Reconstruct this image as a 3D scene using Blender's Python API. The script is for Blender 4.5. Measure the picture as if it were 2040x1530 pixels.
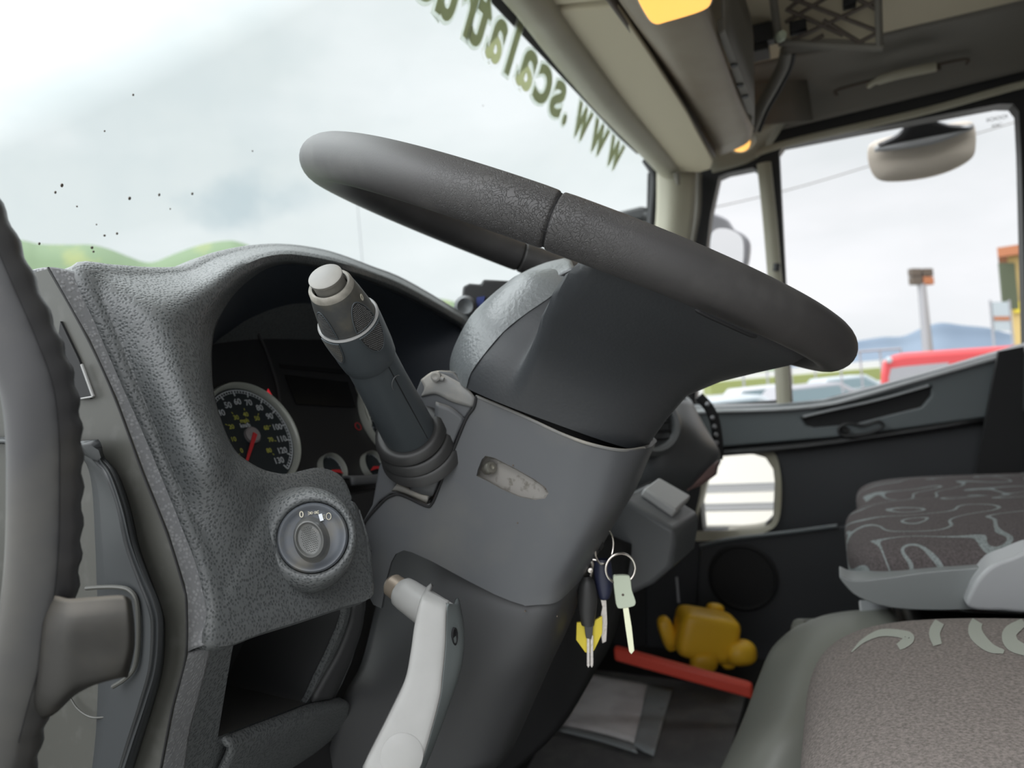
import bpy, bmesh, math, random
import numpy as np
from mathutils import Vector, Matrix, geometry
from mathutils.bvhtree import BVHTree
random.seed(4)
for o in list(bpy.data.objects): bpy.data.objects.remove(o)
SC = bpy.context.scene; COL = SC.collection

# ------------------------------------------------------------------ camera
CAM = Vector((-1.08, 0.0, 0.70))          # cab frame: x across, y forward, z up, cab floor z = 0
YAW, PITCH, ROLL, FPX = math.radians(22.7), math.radians(.56), math.radians(5.0), 1530.0
F = Vector((math.cos(YAW)*math.cos(PITCH), math.sin(YAW)*math.cos(PITCH), math.sin(PITCH)))
R0 = Vector((math.sin(YAW), -math.cos(YAW), 0)); U0 = R0.cross(F)
R = R0*math.cos(ROLL) - U0*math.sin(ROLL); U = U0*math.cos(ROLL) + R0*math.sin(ROLL)
cd = bpy.data.cameras.new('camera'); cam = bpy.data.objects.new('camera', cd); COL.objects.link(cam)
cam.matrix_world = Matrix(((R.x, U.x, -F.x, CAM.x), (R.y, U.y, -F.y, CAM.y), (R.z, U.z, -F.z, CAM.z), (0, 0, 0, 1)))
cd.sensor_width = 36; cd.lens = 36*FPX/2040; cd.clip_start = .02; cd.clip_end = 9000
cd.dof.use_dof = True; cd.dof.focus_distance = .47; cd.dof.aperture_fstop = 9.0
SC.camera = cam
# ------------------------------------------------------------------ world: overcast sky, brighter on the open door's side
W_ = bpy.data.worlds.new('overcast_sky'); SC.world = W_; W_.use_nodes = True
nt = W_.node_tree; nt.nodes.clear(); N = nt.nodes.new; L = nt.links.new
wo = N('ShaderNodeOutputWorld'); bg = N('ShaderNodeBackground'); tc = N('ShaderNodeTexCoord')
mp = N('ShaderNodeMapping'); mp.inputs['Scale'].default_value = (1.0, 1.0, 2.6)
nz = N('ShaderNodeTexNoise'); nz.inputs['Scale'].default_value = 2.3; nz.inputs['Detail'].default_value = 5; nz.inputs['Roughness'].default_value = .5
cr = N('ShaderNodeValToRGB'); cr.color_ramp.elements[0].position = .33; cr.color_ramp.elements[0].color = (.76, .795, .81, 1)
cr.color_ramp.elements[1].position = .60; cr.color_ramp.elements[1].color = (.92, .93, .955, 1)
L(tc.outputs['Generated'], mp.inputs[0]); L(mp.outputs[0], nz.inputs['Vector']); L(nz.outputs['Fac'], cr.inputs[0])
dp = N('ShaderNodeVectorMath'); dp.operation = 'DOT_PRODUCT'; dp.inputs[1].default_value = Vector((-.34, .28, .88)).normalized()
L(tc.outputs['Generated'], dp.inputs[0])
mr = N('ShaderNodeMapRange'); mr.inputs[1].default_value = .30; mr.inputs[2].default_value = .95; mr.inputs[3].default_value = 1.0; mr.inputs[4].default_value = 5.4
L(dp.outputs['Value'], mr.inputs[0])
nz2 = N('ShaderNodeTexNoise'); nz2.inputs['Scale'].default_value = 14; nz2.inputs['Detail'].default_value = 4; L(tc.outputs['Generated'], nz2.inputs['Vector'])
prev = cr.outputs[0]
for (a_, b_, rad_, amt_) in ((455, 405, .075, .55), (590, 385, .05, .30), (250, 150, .30, .16)):
    vd_ = (F+R*((a_-1020)/FPX)+U*((765-b_)/FPX)).normalized(); dd_ = N('ShaderNodeVectorMath'); dd_.operation = 'SUBTRACT'; dd_.inputs[1].default_value = vd_; L(tc.outputs['Generated'], dd_.inputs[0])
    sc_ = N('ShaderNodeVectorMath'); sc_.operation = 'MULTIPLY'; sc_.inputs[1].default_value = (1, 1, 1.7); L(dd_.outputs[0], sc_.inputs[0])
    ln_ = N('ShaderNodeVectorMath'); ln_.operation = 'LENGTH'; L(sc_.outputs[0], ln_.inputs[0])
    ad_ = N('ShaderNodeMath'); ad_.operation = 'MULTIPLY_ADD'; ad_.inputs[1].default_value = rad_*1.6; L(nz2.outputs['Fac'], ad_.inputs[0]); L(ln_.outputs['Value'], ad_.inputs[2])
    mr_ = N('ShaderNodeMapRange'); mr_.interpolation_type = 'SMOOTHSTEP'; mr_.inputs[1].default_value = rad_*.95; mr_.inputs[2].default_value = rad_*1.75; mr_.inputs[3].default_value = amt_; mr_.inputs[4].default_value = 0; L(ad_.outputs[0], mr_.inputs[0])
    mx_ = N('ShaderNodeMix'); mx_.data_type = 'RGBA'; mx_.inputs['B'].default_value = (.46, .56, .62, 1); L(prev, mx_.inputs['A']); L(mr_.outputs[0], mx_.inputs['Factor']); prev = mx_.outputs['Result']
L(prev, bg.inputs[0]); L(mr.outputs[0], bg.inputs[1]); L(bg.outputs[0], wo.inputs[0])
SC.view_settings.view_transform = 'Standard'; SC.view_settings.look = 'None'
SC.view_settings.gamma = 1.0; SC.view_settings.exposure = 0.10; SC.view_settings.use_curve_mapping = False

# ------------------------------------------------------------------ geometry helpers
def dirv(px, py): return F + R*((px-1020)/FPX) + U*((765-py)/FPX)
def V(px, py, d): return dirv(px, py)*d          # all in camera-centred cab axes; +CAM on linking
def onP(px, py, p, n):
    d = dirv(px, py); p = Vector(p); n = Vector(n); return d*(p.dot(n)/d.dot(n))
def onX(px, py, x): return onP(px, py, (x, 0, 0), (1, 0, 0))
def onZ(px, py, z): return onP(px, py, (0, 0, z), (0, 0, 1))
def onY(px, py, y): return onP(px, py, (0, y, 0), (0, 1, 0))
def cr1(pts, n, closed=False):
    P = [np.array(p, float) for p in pts]; m = len(P); out = []
    for i in range(m if closed else m-1):
        if closed: a, b, c, d = P[(i-1) % m], P[i], P[(i+1) % m], P[(i+2) % m]
        else:
            b, c = P[i], P[i+1]; a = P[i-1] if i > 0 else 2*b-c; d = P[i+2] if i+2 < m else 2*c-b
        for k in range(n):
            t = k/n; out.append(.5*((2*b)+(c-a)*t+(2*a-5*b+4*c-d)*t*t+(3*b-a-3*c+d)*t**3))
    if not closed: out.append(P[-1])
    return out
def crv(pts, n=6, closed=False): return [Vector(p) for p in cr1([tuple(p) for p in pts], n, closed)]

def sharp(me, ang=35):
    for p in me.polygons: p.use_smooth = True
    me.set_sharp_from_angle(angle=math.radians(ang))
def link(name, me, mat, parent=None, smooth=35):
    if smooth: sharp(me, smooth)
    o = bpy.data.objects.new(name, me); COL.objects.link(o)
    if mat: me.materials.append(mat)
    if parent: 
        o.parent = parent; o.matrix_parent_inverse = Matrix.Identity(4)
    return o
class MB:
    def __init__(s): s.bm = bmesh.new()
    def v(s, p): return s.bm.verts.new(p)
    def face(s, vs):
        try: return s.bm.faces.new(vs)
        except ValueError: return None
    def grid(s, rows, cu=False, cv=False):
        vs = [[s.v(p) for p in r] for r in rows]; m = len(vs); n = len(vs[0])
        for i in range(m if cv else m-1):
            for j in range(n if cu else n-1):
                s.face([vs[i][j], vs[i][(j+1) % n], vs[(i+1) % m][(j+1) % n], vs[(i+1) % m][j]])
        return vs
    def tube(s, path, r, n=14, caps=True, closed=False, ell=None):
        P = [Vector(p) for p in path]; m = len(P)
        rr = r if isinstance(r, (list, tuple)) else [r]*m
        T = []
        for i in range(m):
            a = P[(i-1) % m] if (closed or i > 0) else P[i]; b = P[(i+1) % m] if (closed or i < m-1) else P[i]
            T.append((b-a).normalized())
        up = Vector((0, 0, 1)) if abs(T[0].z) < .9 else Vector((1, 0, 0))
        if ell: up = Vector(ell[0])
        X = up.cross(T[0]).normalized(); rings = []
        for i in range(m):
            X = (X - T[i]*X.dot(T[i])).normalized(); Y = T[i].cross(X)
            ky = ell[1] if ell else 1
            rings.append([P[i]+(X*math.cos(2*math.pi*k/n)+Y*ky*math.sin(2*math.pi*k/n))*rr[i] for k in range(n)])
        vs = s.grid(rings, cu=True, cv=closed)
        if caps and not closed:
            s.face(vs[0][::-1]); s.face(vs[-1])
        return s
    def lathe(s, o, ax, prof, n=40, sx=1, up=None, a0=0, a1=2*math.pi):
        o = Vector(o); ax = Vector(ax).normalized(); up = Vector(up) if up else (Vector((0, 0, 1)) if abs(ax.z) < .9 else Vector((0, 1, 0)))
        X = up.cross(ax).normalized(); Y = ax.cross(X).normalized(); full = a1-a0 > 6.28
        rows = []
        for r, h in prof:
            rows.append([o+ax*h+(X*math.cos(a0+(a1-a0)*k/n)*sx+Y*math.sin(a0+(a1-a0)*k/n))*max(r, 1e-5) for k in range(n if full else n+1)])
        s.grid(rows, cu=full); return s
    def box(s, c, A, B, Cc):
        c = Vector(c); A = Vector(A); B = Vector(B); Cc = Vector(Cc)
        q = [s.v(c+A*i+B*j+Cc*k) for i in (-1, 1) for j in (-1, 1) for k in (-1, 1)]
        for f in ((0, 1, 3, 2), (4, 6, 7, 5), (0, 4, 5, 1), (2, 3, 7, 6), (0, 2, 6, 4), (1, 5, 7, 3)): s.face([q[i] for i in f])
        return s
    def abox(s, x0, x1, y0, y1, z0, z1):
        return s.box(((x0+x1)/2, (y0+y1)/2, (z0+z1)/2), ((x1-x0)/2, 0, 0), (0, (y1-y0)/2, 0), (0, 0, (z1-z0)/2))
    def prism(s, pts, off, holes=()):
        loops = [list(map(Vector, pts))]+[list(map(Vector, h)) for h in holes]; off = Vector(off)
        n = Vector((0, 0, 0)); c = loops[0]
        for i in range(len(c)): n += (c[i]-c[0]).cross(c[(i+1) % len(c)]-c[0])
        n.normalize(); ux = (c[1]-c[0]).normalized() if (c[1]-c[0]).length > 1e-6 else (c[2]-c[0]).normalized()
        ux = (ux-n*ux.dot(n)).normalized(); uy = n.cross(ux)
        flat = [p for l in loops for p in l]
        l2 = [[Vector(((p-c[0]).dot(ux), (p-c[0]).dot(uy), 0)) for p in l] for l in loops]
        front = [s.v(p) for p in flat]; back = [s.v(p+off) for p in flat]
        if holes: tris = geometry.tessellate_polygon(l2)
        else: tris = [tuple(range(len(c)))]
        for t in tris:
            s.face([front[i] for i in t]); s.face([back[i] for i in reversed(t)])
        k = 0
        for l in loops:
            m = len(l)
            for i in range(m): s.face([front[k+i], front[k+(i+1) % m], back[k+(i+1) % m], back[k+i]])
            k += m
        return s
    def text(s, txt, size, o, ux, uy, ext=.0004, off=0.0, center=True, wid=None):
        cu = bpy.data.curves.new('t', 'FONT'); cu.body = txt; cu.size = size; cu.extrude = ext; cu.offset = off
        cu.align_x = 'CENTER' if center else 'LEFT'; cu.align_y = 'CENTER' if center else 'BOTTOM_BASELINE'
        ob = bpy.data.objects.new('t', cu); COL.objects.link(ob)
        bpy.context.view_layer.update()
        me = ob.evaluated_get(bpy.context.evaluated_depsgraph_get()).to_mesh()
        ux = Vector(ux).normalized(); uy = Vector(uy).normalized(); uz = ux.cross(uy); o = Vector(o)
        k = 1.0
        if wid and len(me.vertices):
            xs = [v.co.x for v in me.vertices]; k = wid/(max(xs)-min(xs))
        vs = [s.v(o+ux*v.co.x*k+uy*v.co.y+uz*v.co.z) for v in me.vertices]
        for p in me.polygons: s.face([vs[i] for i in p.vertices])
        ob.evaluated_get(bpy.context.evaluated_depsgraph_get()).to_mesh_clear()
        bpy.data.objects.remove(ob); bpy.data.curves.remove(cu); return s
    def build(s, name, mat, parent=None, bevel=0, seg=3, smooth=35, solid=0, weld=1e-6):
        bmesh.ops.remove_doubles(s.bm, verts=s.bm.verts, dist=weld)
        if solid:
            s.bm.normal_update(); t = 0
            for f in s.bm.faces:
                t += f.normal.dot(-f.calc_center_median())*f.calc_area()
            if t < 0: bmesh.ops.reverse_faces(s.bm, faces=s.bm.faces)
        else: bmesh.ops.recalc_face_normals(s.bm, faces=s.bm.faces)
        par = parent
        base = CAM.copy()
        q = par
        while q is not None: base -= q.location; q = q.parent
        bmesh.ops.translate(s.bm, verts=s.bm.verts, vec=base)
        me = bpy.data.meshes.new(name); s.bm.to_mesh(me); s.bm.free()
        o = link(name, me, mat, parent, smooth)
        if solid:
            m = o.modifiers.new('s', 'SOLIDIFY'); m.thickness = solid; m.offset = -1
        if bevel:
            m = o.modifiers.new('b', 'BEVEL'); m.width = bevel; m.segments = seg; m.limit_method = 'ANGLE'; m.angle_limit = math.radians(40); m.harden_normals = False
        return o
def surf(rows, nu=5, nv=5, cu=False, cv=False):
    """Catmull-Rom surface through a control grid."""
    rr = [cr1([tuple(p) for p in r], nu, cu) for r in rows]
    cols = list(zip(*rr)); cc = [cr1(c, nv, cv) for c in cols]
    return [[Vector(p) for p in r] for r in zip(*cc)]
def G(name, rows, mat, parent=None, nu=5, nv=5, solid=.004, cu=False, cv=False, smooth=60, bevel=0):
    m = MB(); m.grid(surf(rows, nu, nv, cu, cv), cu, cv)
    return m.build(name, mat, parent, solid=solid, smooth=smooth, bevel=bevel)
def bake(o):
    dg = bpy.context.evaluated_depsgraph_get(); bpy.context.view_layer.update()
    me = bpy.data.meshes.new_from_object(o.evaluated_get(bpy.context.evaluated_depsgraph_get()))
    o.modifiers.clear(); o.data = me; return o
def cut(o, cm):
    """boolean-subtract builder cm from object o"""
    c = cm.build('cutter', None, None, smooth=0)
    m = o.modifiers.new('c', 'BOOLEAN'); m.operation = 'DIFFERENCE'; m.solver = 'EXACT'; m.object = c
    bpy.context.view_layer.update(); bake(o); bpy.data.objects.remove(c); sharp(o.data, 35); return o
def thing(name, label, cat, loc=(0, 0, 0), group=None):
    o = bpy.data.objects.new(name, None); COL.objects.link(o); o.location = CAM+Vector(loc); o['label'] = label; o['category'] = cat
    o.empty_display_size = .02
    if group: o['group'] = group
    return o
def tag(o, label, cat, group=None, kind=None):
    o['label'] = label; o['category'] = cat
    if group: o['group'] = group
    if kind: o['kind'] = kind
    return o
def struct(o, label=None):
    o['kind'] = 'structure'
    if label: o['label'] = label
    return o

# ------------------------------------------------------------------ materials
def mat(name, col, rough=.5, metal=0, bump=None, var=None, spec=.5, dust_light=None, emit=None, aniso=None):
    m = bpy.data.materials.new(name); m.use_nodes = True; nt = m.node_tree; p = nt.nodes['Principled BSDF']; N = nt.nodes.new; L = nt.links.new
    p.inputs['Base Color'].default_value = (*col, 1); p.inputs['Roughness'].default_value = rough; p.inputs['Metallic'].default_value = metal
    p.inputs['Specular IOR Level'].default_value = spec
    tc = N('ShaderNodeTexCoord'); out = None
    if var:                                   # (scale, second colour, threshold lo, hi)
        sc, c2, lo, hi = var; nz = N('ShaderNodeTexNoise'); nz.inputs['Scale'].default_value = sc; nz.inputs['Detail'].default_value = 6
        L(tc.outputs['Object'], nz.inputs['Vector']); r = N('ShaderNodeMapRange'); r.inputs[1].default_value = lo; r.inputs[2].default_value = hi
        L(nz.outputs['Fac'], r.inputs[0]); mx = N('ShaderNodeMix'); mx.data_type = 'RGBA'
        mx.inputs['A'].default_value = (*col, 1); mx.inputs['B'].default_value = (*c2, 1); L(r.outputs[0], mx.inputs['Factor']); out = mx.outputs['Result']
    if dust_light:                                  # paler upward faces: a dusty layer, on the hub pad painted light: (colour, amount)
        g = N('ShaderNodeNewGeometry'); sx = N('ShaderNodeSeparateXYZ'); L(g.outputs['Normal'], sx.inputs[0])
        r = N('ShaderNodeMapRange'); r.inputs[1].default_value = .35; r.inputs[2].default_value = 1; r.inputs[4].default_value = dust_light[1]; L(sx.outputs['Z'], r.inputs[0])
        mx = N('ShaderNodeMix'); mx.data_type = 'RGBA'; mx.inputs['A'].default_value = (*col, 1)
        if out: L(out, mx.inputs['A'])
        mx.inputs['B'].default_value = (*dust_light[0], 1); L(r.outputs[0], mx.inputs['Factor']); out = mx.outputs['Result']
    if out: L(out, p.inputs['Base Color'])
    if bump:                                  # (kind, scale, strength, distance)
        kind, sc, st, ds = bump
        if kind == 'voronoi':
            t = N('ShaderNodeTexVoronoi'); t.feature = 'F1'; o_ = t.outputs['Distance']
        elif kind == 'crack':
            t = N('ShaderNodeTexVoronoi'); t.feature = 'DISTANCE_TO_EDGE'; o_ = t.outputs['Distance']
        elif kind == 'wave':
            t = N('ShaderNodeTexWave'); o_ = t.outputs['Fac']
        else:
            t = N('ShaderNodeTexNoise'); t.inputs['Detail'].default_value = 3; o_ = t.outputs['Fac']
        t.inputs['Scale'].default_value = sc; L(tc.outputs['Object'], t.inputs['Vector'])
        if kind == 'crack':
            r = N('ShaderNodeMapRange'); r.inputs[2].default_value = .06; L(o_, r.inputs[0]); o_ = r.outputs[0]
        b = N('ShaderNodeBump'); b.inputs['Strength'].default_value = st; b.inputs['Distance'].default_value = ds
        L(o_, b.inputs['Height']); L(b.outputs[0], p.inputs['Normal'])
    if emit:
        p.inputs['Emission Color'].default_value = (*emit[0], 1); p.inputs['Emission Strength'].default_value = emit[1]
    return m
M = {}
M['rim'] = mat('rim_rubber', (.050, .048, .048), .50, bump=('noise', 900, .12, .0006), var=(28, (.075, .072, .070), .5, .75), dust_light=((.16, .155, .15), .25))
def rim_mat(m):   # fine cracks in the worn patch near the seam, at the rim's top
    nt = m.node_tree; N = nt.nodes.new; L = nt.links.new; p = nt.nodes['Principled BSDF']
    tc = N('ShaderNodeTexCoord'); v = N('ShaderNodeTexVoronoi'); v.feature = 'DISTANCE_TO_EDGE'; v.inputs['Scale'].default_value = 430
    nzz = N('ShaderNodeTexNoise'); nzz.inputs['Scale'].default_value = 120; ad = N('ShaderNodeMix'); ad.data_type = 'VECTOR'; ad.inputs['Factor'].default_value = .012
    L(tc.outputs['Object'], nzz.inputs['Vector']); L(tc.outputs['Object'], ad.inputs[4]); L(nzz.outputs['Color'], ad.inputs[5]); L(ad.outputs[1], v.inputs['Vector'])
    r = N('ShaderNodeMapRange'); r.inputs[2].default_value = .09; L(v.outputs['Distance'], r.inputs[0])
    ds = N('ShaderNodeVectorMath'); ds.operation = 'DISTANCE'; c = V(1075, 395, .43)+CAM-RIMLOC; ds.inputs[1].default_value = c
    L(tc.outputs['Object'], ds.inputs[0]); r2 = N('ShaderNodeMapRange'); r2.inputs[1].default_value = .02; r2.inputs[2].default_value = .075; r2.inputs[3].default_value = 0; r2.inputs[4].default_value = 1
    L(ds.outputs['Value'], r2.inputs[0]); mx = N('ShaderNodeMath'); mx.operation = 'MAXIMUM'; L(r.outputs[0], mx.inputs[0]); L(r2.outputs[0], mx.inputs[1])
    b = N('ShaderNodeBump'); b.inputs['Strength'].default_value = .8; b.inputs['Distance'].default_value = .0006
    L(mx.outputs[0], b.inputs['Height']); old = p.inputs['Normal'].links[0].from_socket; L(old, b.inputs['Normal']); L(b.outputs[0], p.inputs['Normal'])
M['hub'] = mat('hub_soft_plastic', (.040, .043, .047), .46, bump=('noise', 420, .25, .0006))
M['hub_grey'] = mat('hub_pad_grain', (.12, .13, .135), .36, bump=('noise', 300, .5, .0012), spec=.8, dust_light=((.25, .26, .26), .4))  # pale base and top tint paint the windscreen's light on the pad
M['cover'] = mat('column_cover_plastic', (.078, .082, .088), .48, bump=('noise', 1400, .05, .0003), var=(14, (.105, .105, .10), .5, .8), dust_light=((.30, .27, .22), .45))
M['cover_dark'] = mat('column_lower_plastic', (.045, .046, .048), .55, bump=('noise', 1200, .06, .0003), dust_light=((.2, .19, .16), .25))
M['housing'] = mat('stalk_housing_plastic', (.19, .19, .185), .5, var=(35, (.34, .315, .27), .45, .75), dust_light=((.50, .46, .38), .7))
def leather(name, col, pit, sc, rough, dust_light, inv=False):
    m = mat(name, col, rough, dust_light=dust_light); nt = m.node_tree; N = nt.nodes.new; L = nt.links.new; p = nt.nodes['Principled BSDF']
    tc = N('ShaderNodeTexCoord'); v = N('ShaderNodeTexVoronoi'); v.inputs['Scale'].default_value = sc; L(tc.outputs['Object'], v.inputs['Vector'])
    r = N('ShaderNodeMapRange'); r.interpolation_type = 'SMOOTHSTEP'; r.inputs[1].default_value = .10; r.inputs[2].default_value = .62
    if inv: r.inputs[3].default_value, r.inputs[4].default_value = 1, 0
    L(v.outputs['Distance'], r.inputs[0]); b = N('ShaderNodeBump'); b.inputs['Strength'].default_value = .38; b.inputs['Distance'].default_value = .0007
    L(r.outputs[0], b.inputs['Height']); L(b.outputs[0], p.inputs['Normal'])
    src = p.inputs['Base Color'].links[0].from_socket; mx = N('ShaderNodeMix'); mx.data_type = 'RGBA'; mx.inputs['A'].default_value = (*pit, 1); L(src, mx.inputs['B']); L(r.outputs[0], mx.inputs['Factor']); L(mx.outputs['Result'], p.inputs['Base Color'])
    return m
M['leather'] = leather('grained_fascia', (.112, .119, .121), (.054, .060, .062), 520, .42, ((.22, .22, .21), .35))
M['strip'] = leather('grained_fascia_edge', (.33, .335, .345), (.235, .24, .25), 420, .38, ((.24, .24, .24), .3), True)
M['side'] = mat('side_panel_plastic', (.048, .048, .042), .45, bump=('noise', 1500, .06, .0003), var=(90, (.060, .060, .054), .55, .7))
M['side_dark'] = mat('side_panel_dark', (.033, .036, .038), .42, bump=('noise', 1500, .06, .0003))
M['handle'] = mat('grab_handle_rubber', (.036, .036, .038), .34, bump=('noise', 700, .08, .0004), var=(16, (.065, .062, .055), .5, .8))
M['navy'] = mat('hood_inner', (.034, .042, .055), .6)
M['cluster'] = mat('cluster_face', (.028, .028, .030), .45)
M['dial'] = mat('dial_face', (.022, .030, .036), .5)
M['dialedge'] = mat('dial_scale_band', (.06, .08, .09), .5)
M['screen'] = mat('display_glass', (.012, .012, .012), .25)
M['bezel'] = mat('bezel_ring', (.50, .52, .47), .35, metal=.2)
M['white'] = mat('white_print', (.72, .76, .80), .5)
M['yellow'] = mat('yellow_print', (.60, .60, .12), .5)
M['redp'] = mat('red_print', (.60, .03, .04), .5)
M['needle'] = mat('red_needle', (.75, .04, .05), .4)
M['hubcap'] = mat('needle_cap', (.35, .32, .32), .5)
M['warn'] = mat('warning_lamp', (.5, .02, .03), .4, emit=((.9, .03, .05), .35))
M['stalk'] = mat('stalk_plastic', (.055, .065, .072), .42, bump=('noise', 1500, .04, .0002))
M['stalk_knob'] = mat('stalk_knob_plastic', (.050, .052, .052), .45, var=(60, (.095, .088, .07), .45, .7), bump=('noise', 800, .08, .0003))
M['stalk_button'] = mat('stalk_button_plastic', (.19, .187, .18), .5, var=(40, (.24, .23, .205), .4, .7))
M['dirty'] = mat('dusty_collar', (.20, .19, .165), .6, var=(120, (.33, .31, .27), .4, .7))
M['silverline'] = mat('worn_edge', (.27, .27, .265), .35)
M['rubber'] = mat('black_rubber', (.028, .028, .028), .45)
M['black'] = mat('black_gap', (.006, .006, .007), .7)
M['blackpl'] = mat('black_plastic', (.020, .020, .021), .5, bump=('noise', 900, .06, .0003))
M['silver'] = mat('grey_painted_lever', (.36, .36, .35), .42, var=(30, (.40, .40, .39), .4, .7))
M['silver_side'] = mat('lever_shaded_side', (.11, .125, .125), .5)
M['brass'] = mat('pin_metal', (.36, .30, .24), .4, metal=.5)
M['recess'] = mat('dusty_recess', (.20, .19, .175), .45, var=(160, (.10, .09, .075), .55, .68))
M['screw'] = mat('screw_metal', (.35, .34, .30), .35, metal=.8)
M['switch'] = mat('switch_plastic', (.10, .11, .125), .45, var=(60, (.14, .135, .12), .5, .7))
M['knob'] = mat('switch_knob_plastic', (.115, .118, .115), .40, var=(120, (.16, .155, .14), .5, .75))
M['print'] = mat('cream_print', (.55, .52, .42), .5)
M['beige'] = mat('cream_headlining', (.56, .50, .37), .75, bump=('noise', 300, .1, .0006))
M['beige2'] = mat('cream_trim_plastic', (.40, .38, .30), .5, var=(6, (.36, .33, .25), .5, .7))
M['shelf'] = mat('tan_shelf_plastic', (.27, .225, .165), .5, var=(7, (.22, .17, .12), .45, .7))
M['brown'] = mat('brown_shade_and_trim', (.085, .065, .05), .6)  # small brown parts, and the painted shadow along the shelf lip
M['greytrim'] = mat('grey_trim', (.175, .162, .14), .6)
M['gasket'] = mat('black_gasket', (.012, .012, .014), .5)
M['door'] = mat('door_card_plastic', (.10, .115, .12), .5, bump=('noise', 200, .08, .0006), dust_light=((.36, .37, .38), .6))
M['doordark'] = mat('door_card_dark', (.032, .034, .038), .6, bump=('noise', 300, .1, .0006))
M['sill'] = mat('door_sill_grey', (.40, .41, .42), .4)
M['mat'] = mat('floor_mat', (.12, .12, .122), .8, bump=('noise', 160, .3, .002), var=(20, (.16, .16, .155), .45, .7))
M['floor'] = mat('cab_floor', (.02, .02, .02), .8, bump=('noise', 100, .2, .002))
M['paper'] = mat('creased_paper', (.86, .85, .86), .7, bump=('noise', 18, .5, .006), var=(9, (.70, .68, .69), .45, .6))
M['foil'] = mat('plastic_sleeve', (.34, .37, .38), .3, bump=('noise', 30, .8, .006))
M['ylw'] = mat('yellow_plastic', (.85, .50, .03), .42)
M['red'] = mat('red_paint', (.80, .085, .05), .45)
M['redcar'] = mat('red_car_paint', (.48, .055, .06), .4)
M['pod'] = mat('console_plastic', (.10, .105, .11), .42, bump=('noise', 900, .06, .0003), dust_light=((.32, .32, .33), .5))
M['rocker'] = mat('rocker_plastic', (.45, .45, .45), .4)
M['tunnel'] = mat('grey_vinyl_cover', (.20, .205, .18), .45, var=(5, (.22, .225, .20), .45, .6))
M['seatpl'] = mat('seat_base_plastic', (.22, .235, .235), .42)
M['metal'] = mat('nickel', (.72, .68, .63), .22, metal=1)
M['keyw'] = mat('pale_green_plastic', (.50, .56, .44), .5)
M['blade'] = mat('polished_blade', (.90, .92, .70), .18, metal=.8)
M['bladeo'] = mat('worn_blade', (.62, .58, .55), .35, metal=.7, bump=('noise', 500, .5, .001))
M['navyp'] = mat('navy_plastic', (.022, .026, .055), .38)
M['tagy'] = mat('yellow_tag', (.65, .52, .04), .5)
def vinyl(name, col, tr):
    m = mat(name, col, .6); nt = m.node_tree; N = nt.nodes.new; L = nt.links.new; t = N('ShaderNodeBsdfTranslucent'); t.inputs[0].default_value = (*tr, 1)
    x = N('ShaderNodeAddShader'); L(nt.nodes['Principled BSDF'].outputs[0], x.inputs[0]); L(t.outputs[0], x.inputs[1]); L(x.outputs[0], nt.nodes['Material Output'].inputs[0]); return m
M['ltr'] = vinyl('olive_lettering', (.19, .195, .145), (.40, .41, .30)); M['ltw'] = vinyl('white_lettering_edge', (.3, .3, .3), (.50, .52, .50))
M['mirror'] = mat('mirror_glass', (.85, .85, .85), .04, metal=1)
M['kmirror'] = mat('tinted_mirror_back', (.62, .56, .48), .35)
M['wall_y'] = mat('yellow_render', (.45, .33, .13), .8)
M['roof_o'] = mat('terracotta_eave', (.34, .13, .06), .8)
M['grn_w'] = mat('green_shutter', (.07, .085, .05), .6)
M['postg'] = mat('galvanised_post', (.27, .27, .285), .5)
M['hill'] = mat('green_hillside', (.135, .185, .105), .9, var=(.02, (.22, .24, .10), .54, .66))
M['mount'] = mat('haze_blue_mountain', (.125, .165, .215), .95, var=(.003, (.14, .18, .225), .4, .6))  # distance haze painted into the base colour as blue
M['ground'] = mat('pale_yard_concrete', (.30, .30, .28), .85, var=(.4, (.25, .25, .235), .4, .7))
M['carw'] = mat('white_car_paint', (.36, .40, .42), .3)
M['cargls'] = mat('car_glass', (.16, .22, .24), .3)
M['grass'] = mat('green_verge', (.22, .25, .09), .9)
M['barw'] = mat('white_barrier', (.74, .71, .64), .5)
M['barg'] = mat('grey_barrier', (.30, .30, .30), .6)
def glass(name, tint, refl=.06):
    m = bpy.data.materials.new(name); m.use_nodes = True; nt = m.node_tree; nt.nodes.clear(); N = nt.nodes.new; L = nt.links.new
    o = N('ShaderNodeOutputMaterial'); mx = N('ShaderNodeMixShader'); t = N('ShaderNodeBsdfTransparent'); t.inputs[0].default_value = (*tint, 1)
    g = N('ShaderNodeBsdfGlossy'); g.inputs['Roughness'].default_value = .02
    mx.inputs[0].default_value = refl; L(t.outputs[0], mx.inputs[1]); L(g.outputs[0], mx.inputs[2]); L(mx.outputs[0], o.inputs[0]); return m
M['windscreen'] = glass('windscreen_glass', (.935, .985, .972), .012)
M['sideglass'] = glass('side_glass', (.985, .985, .99), .006)
M['lens'] = mat('amber_lens', (.9, .5, .12), .4, emit=((1.0, .50, .10), 1.15))
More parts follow.
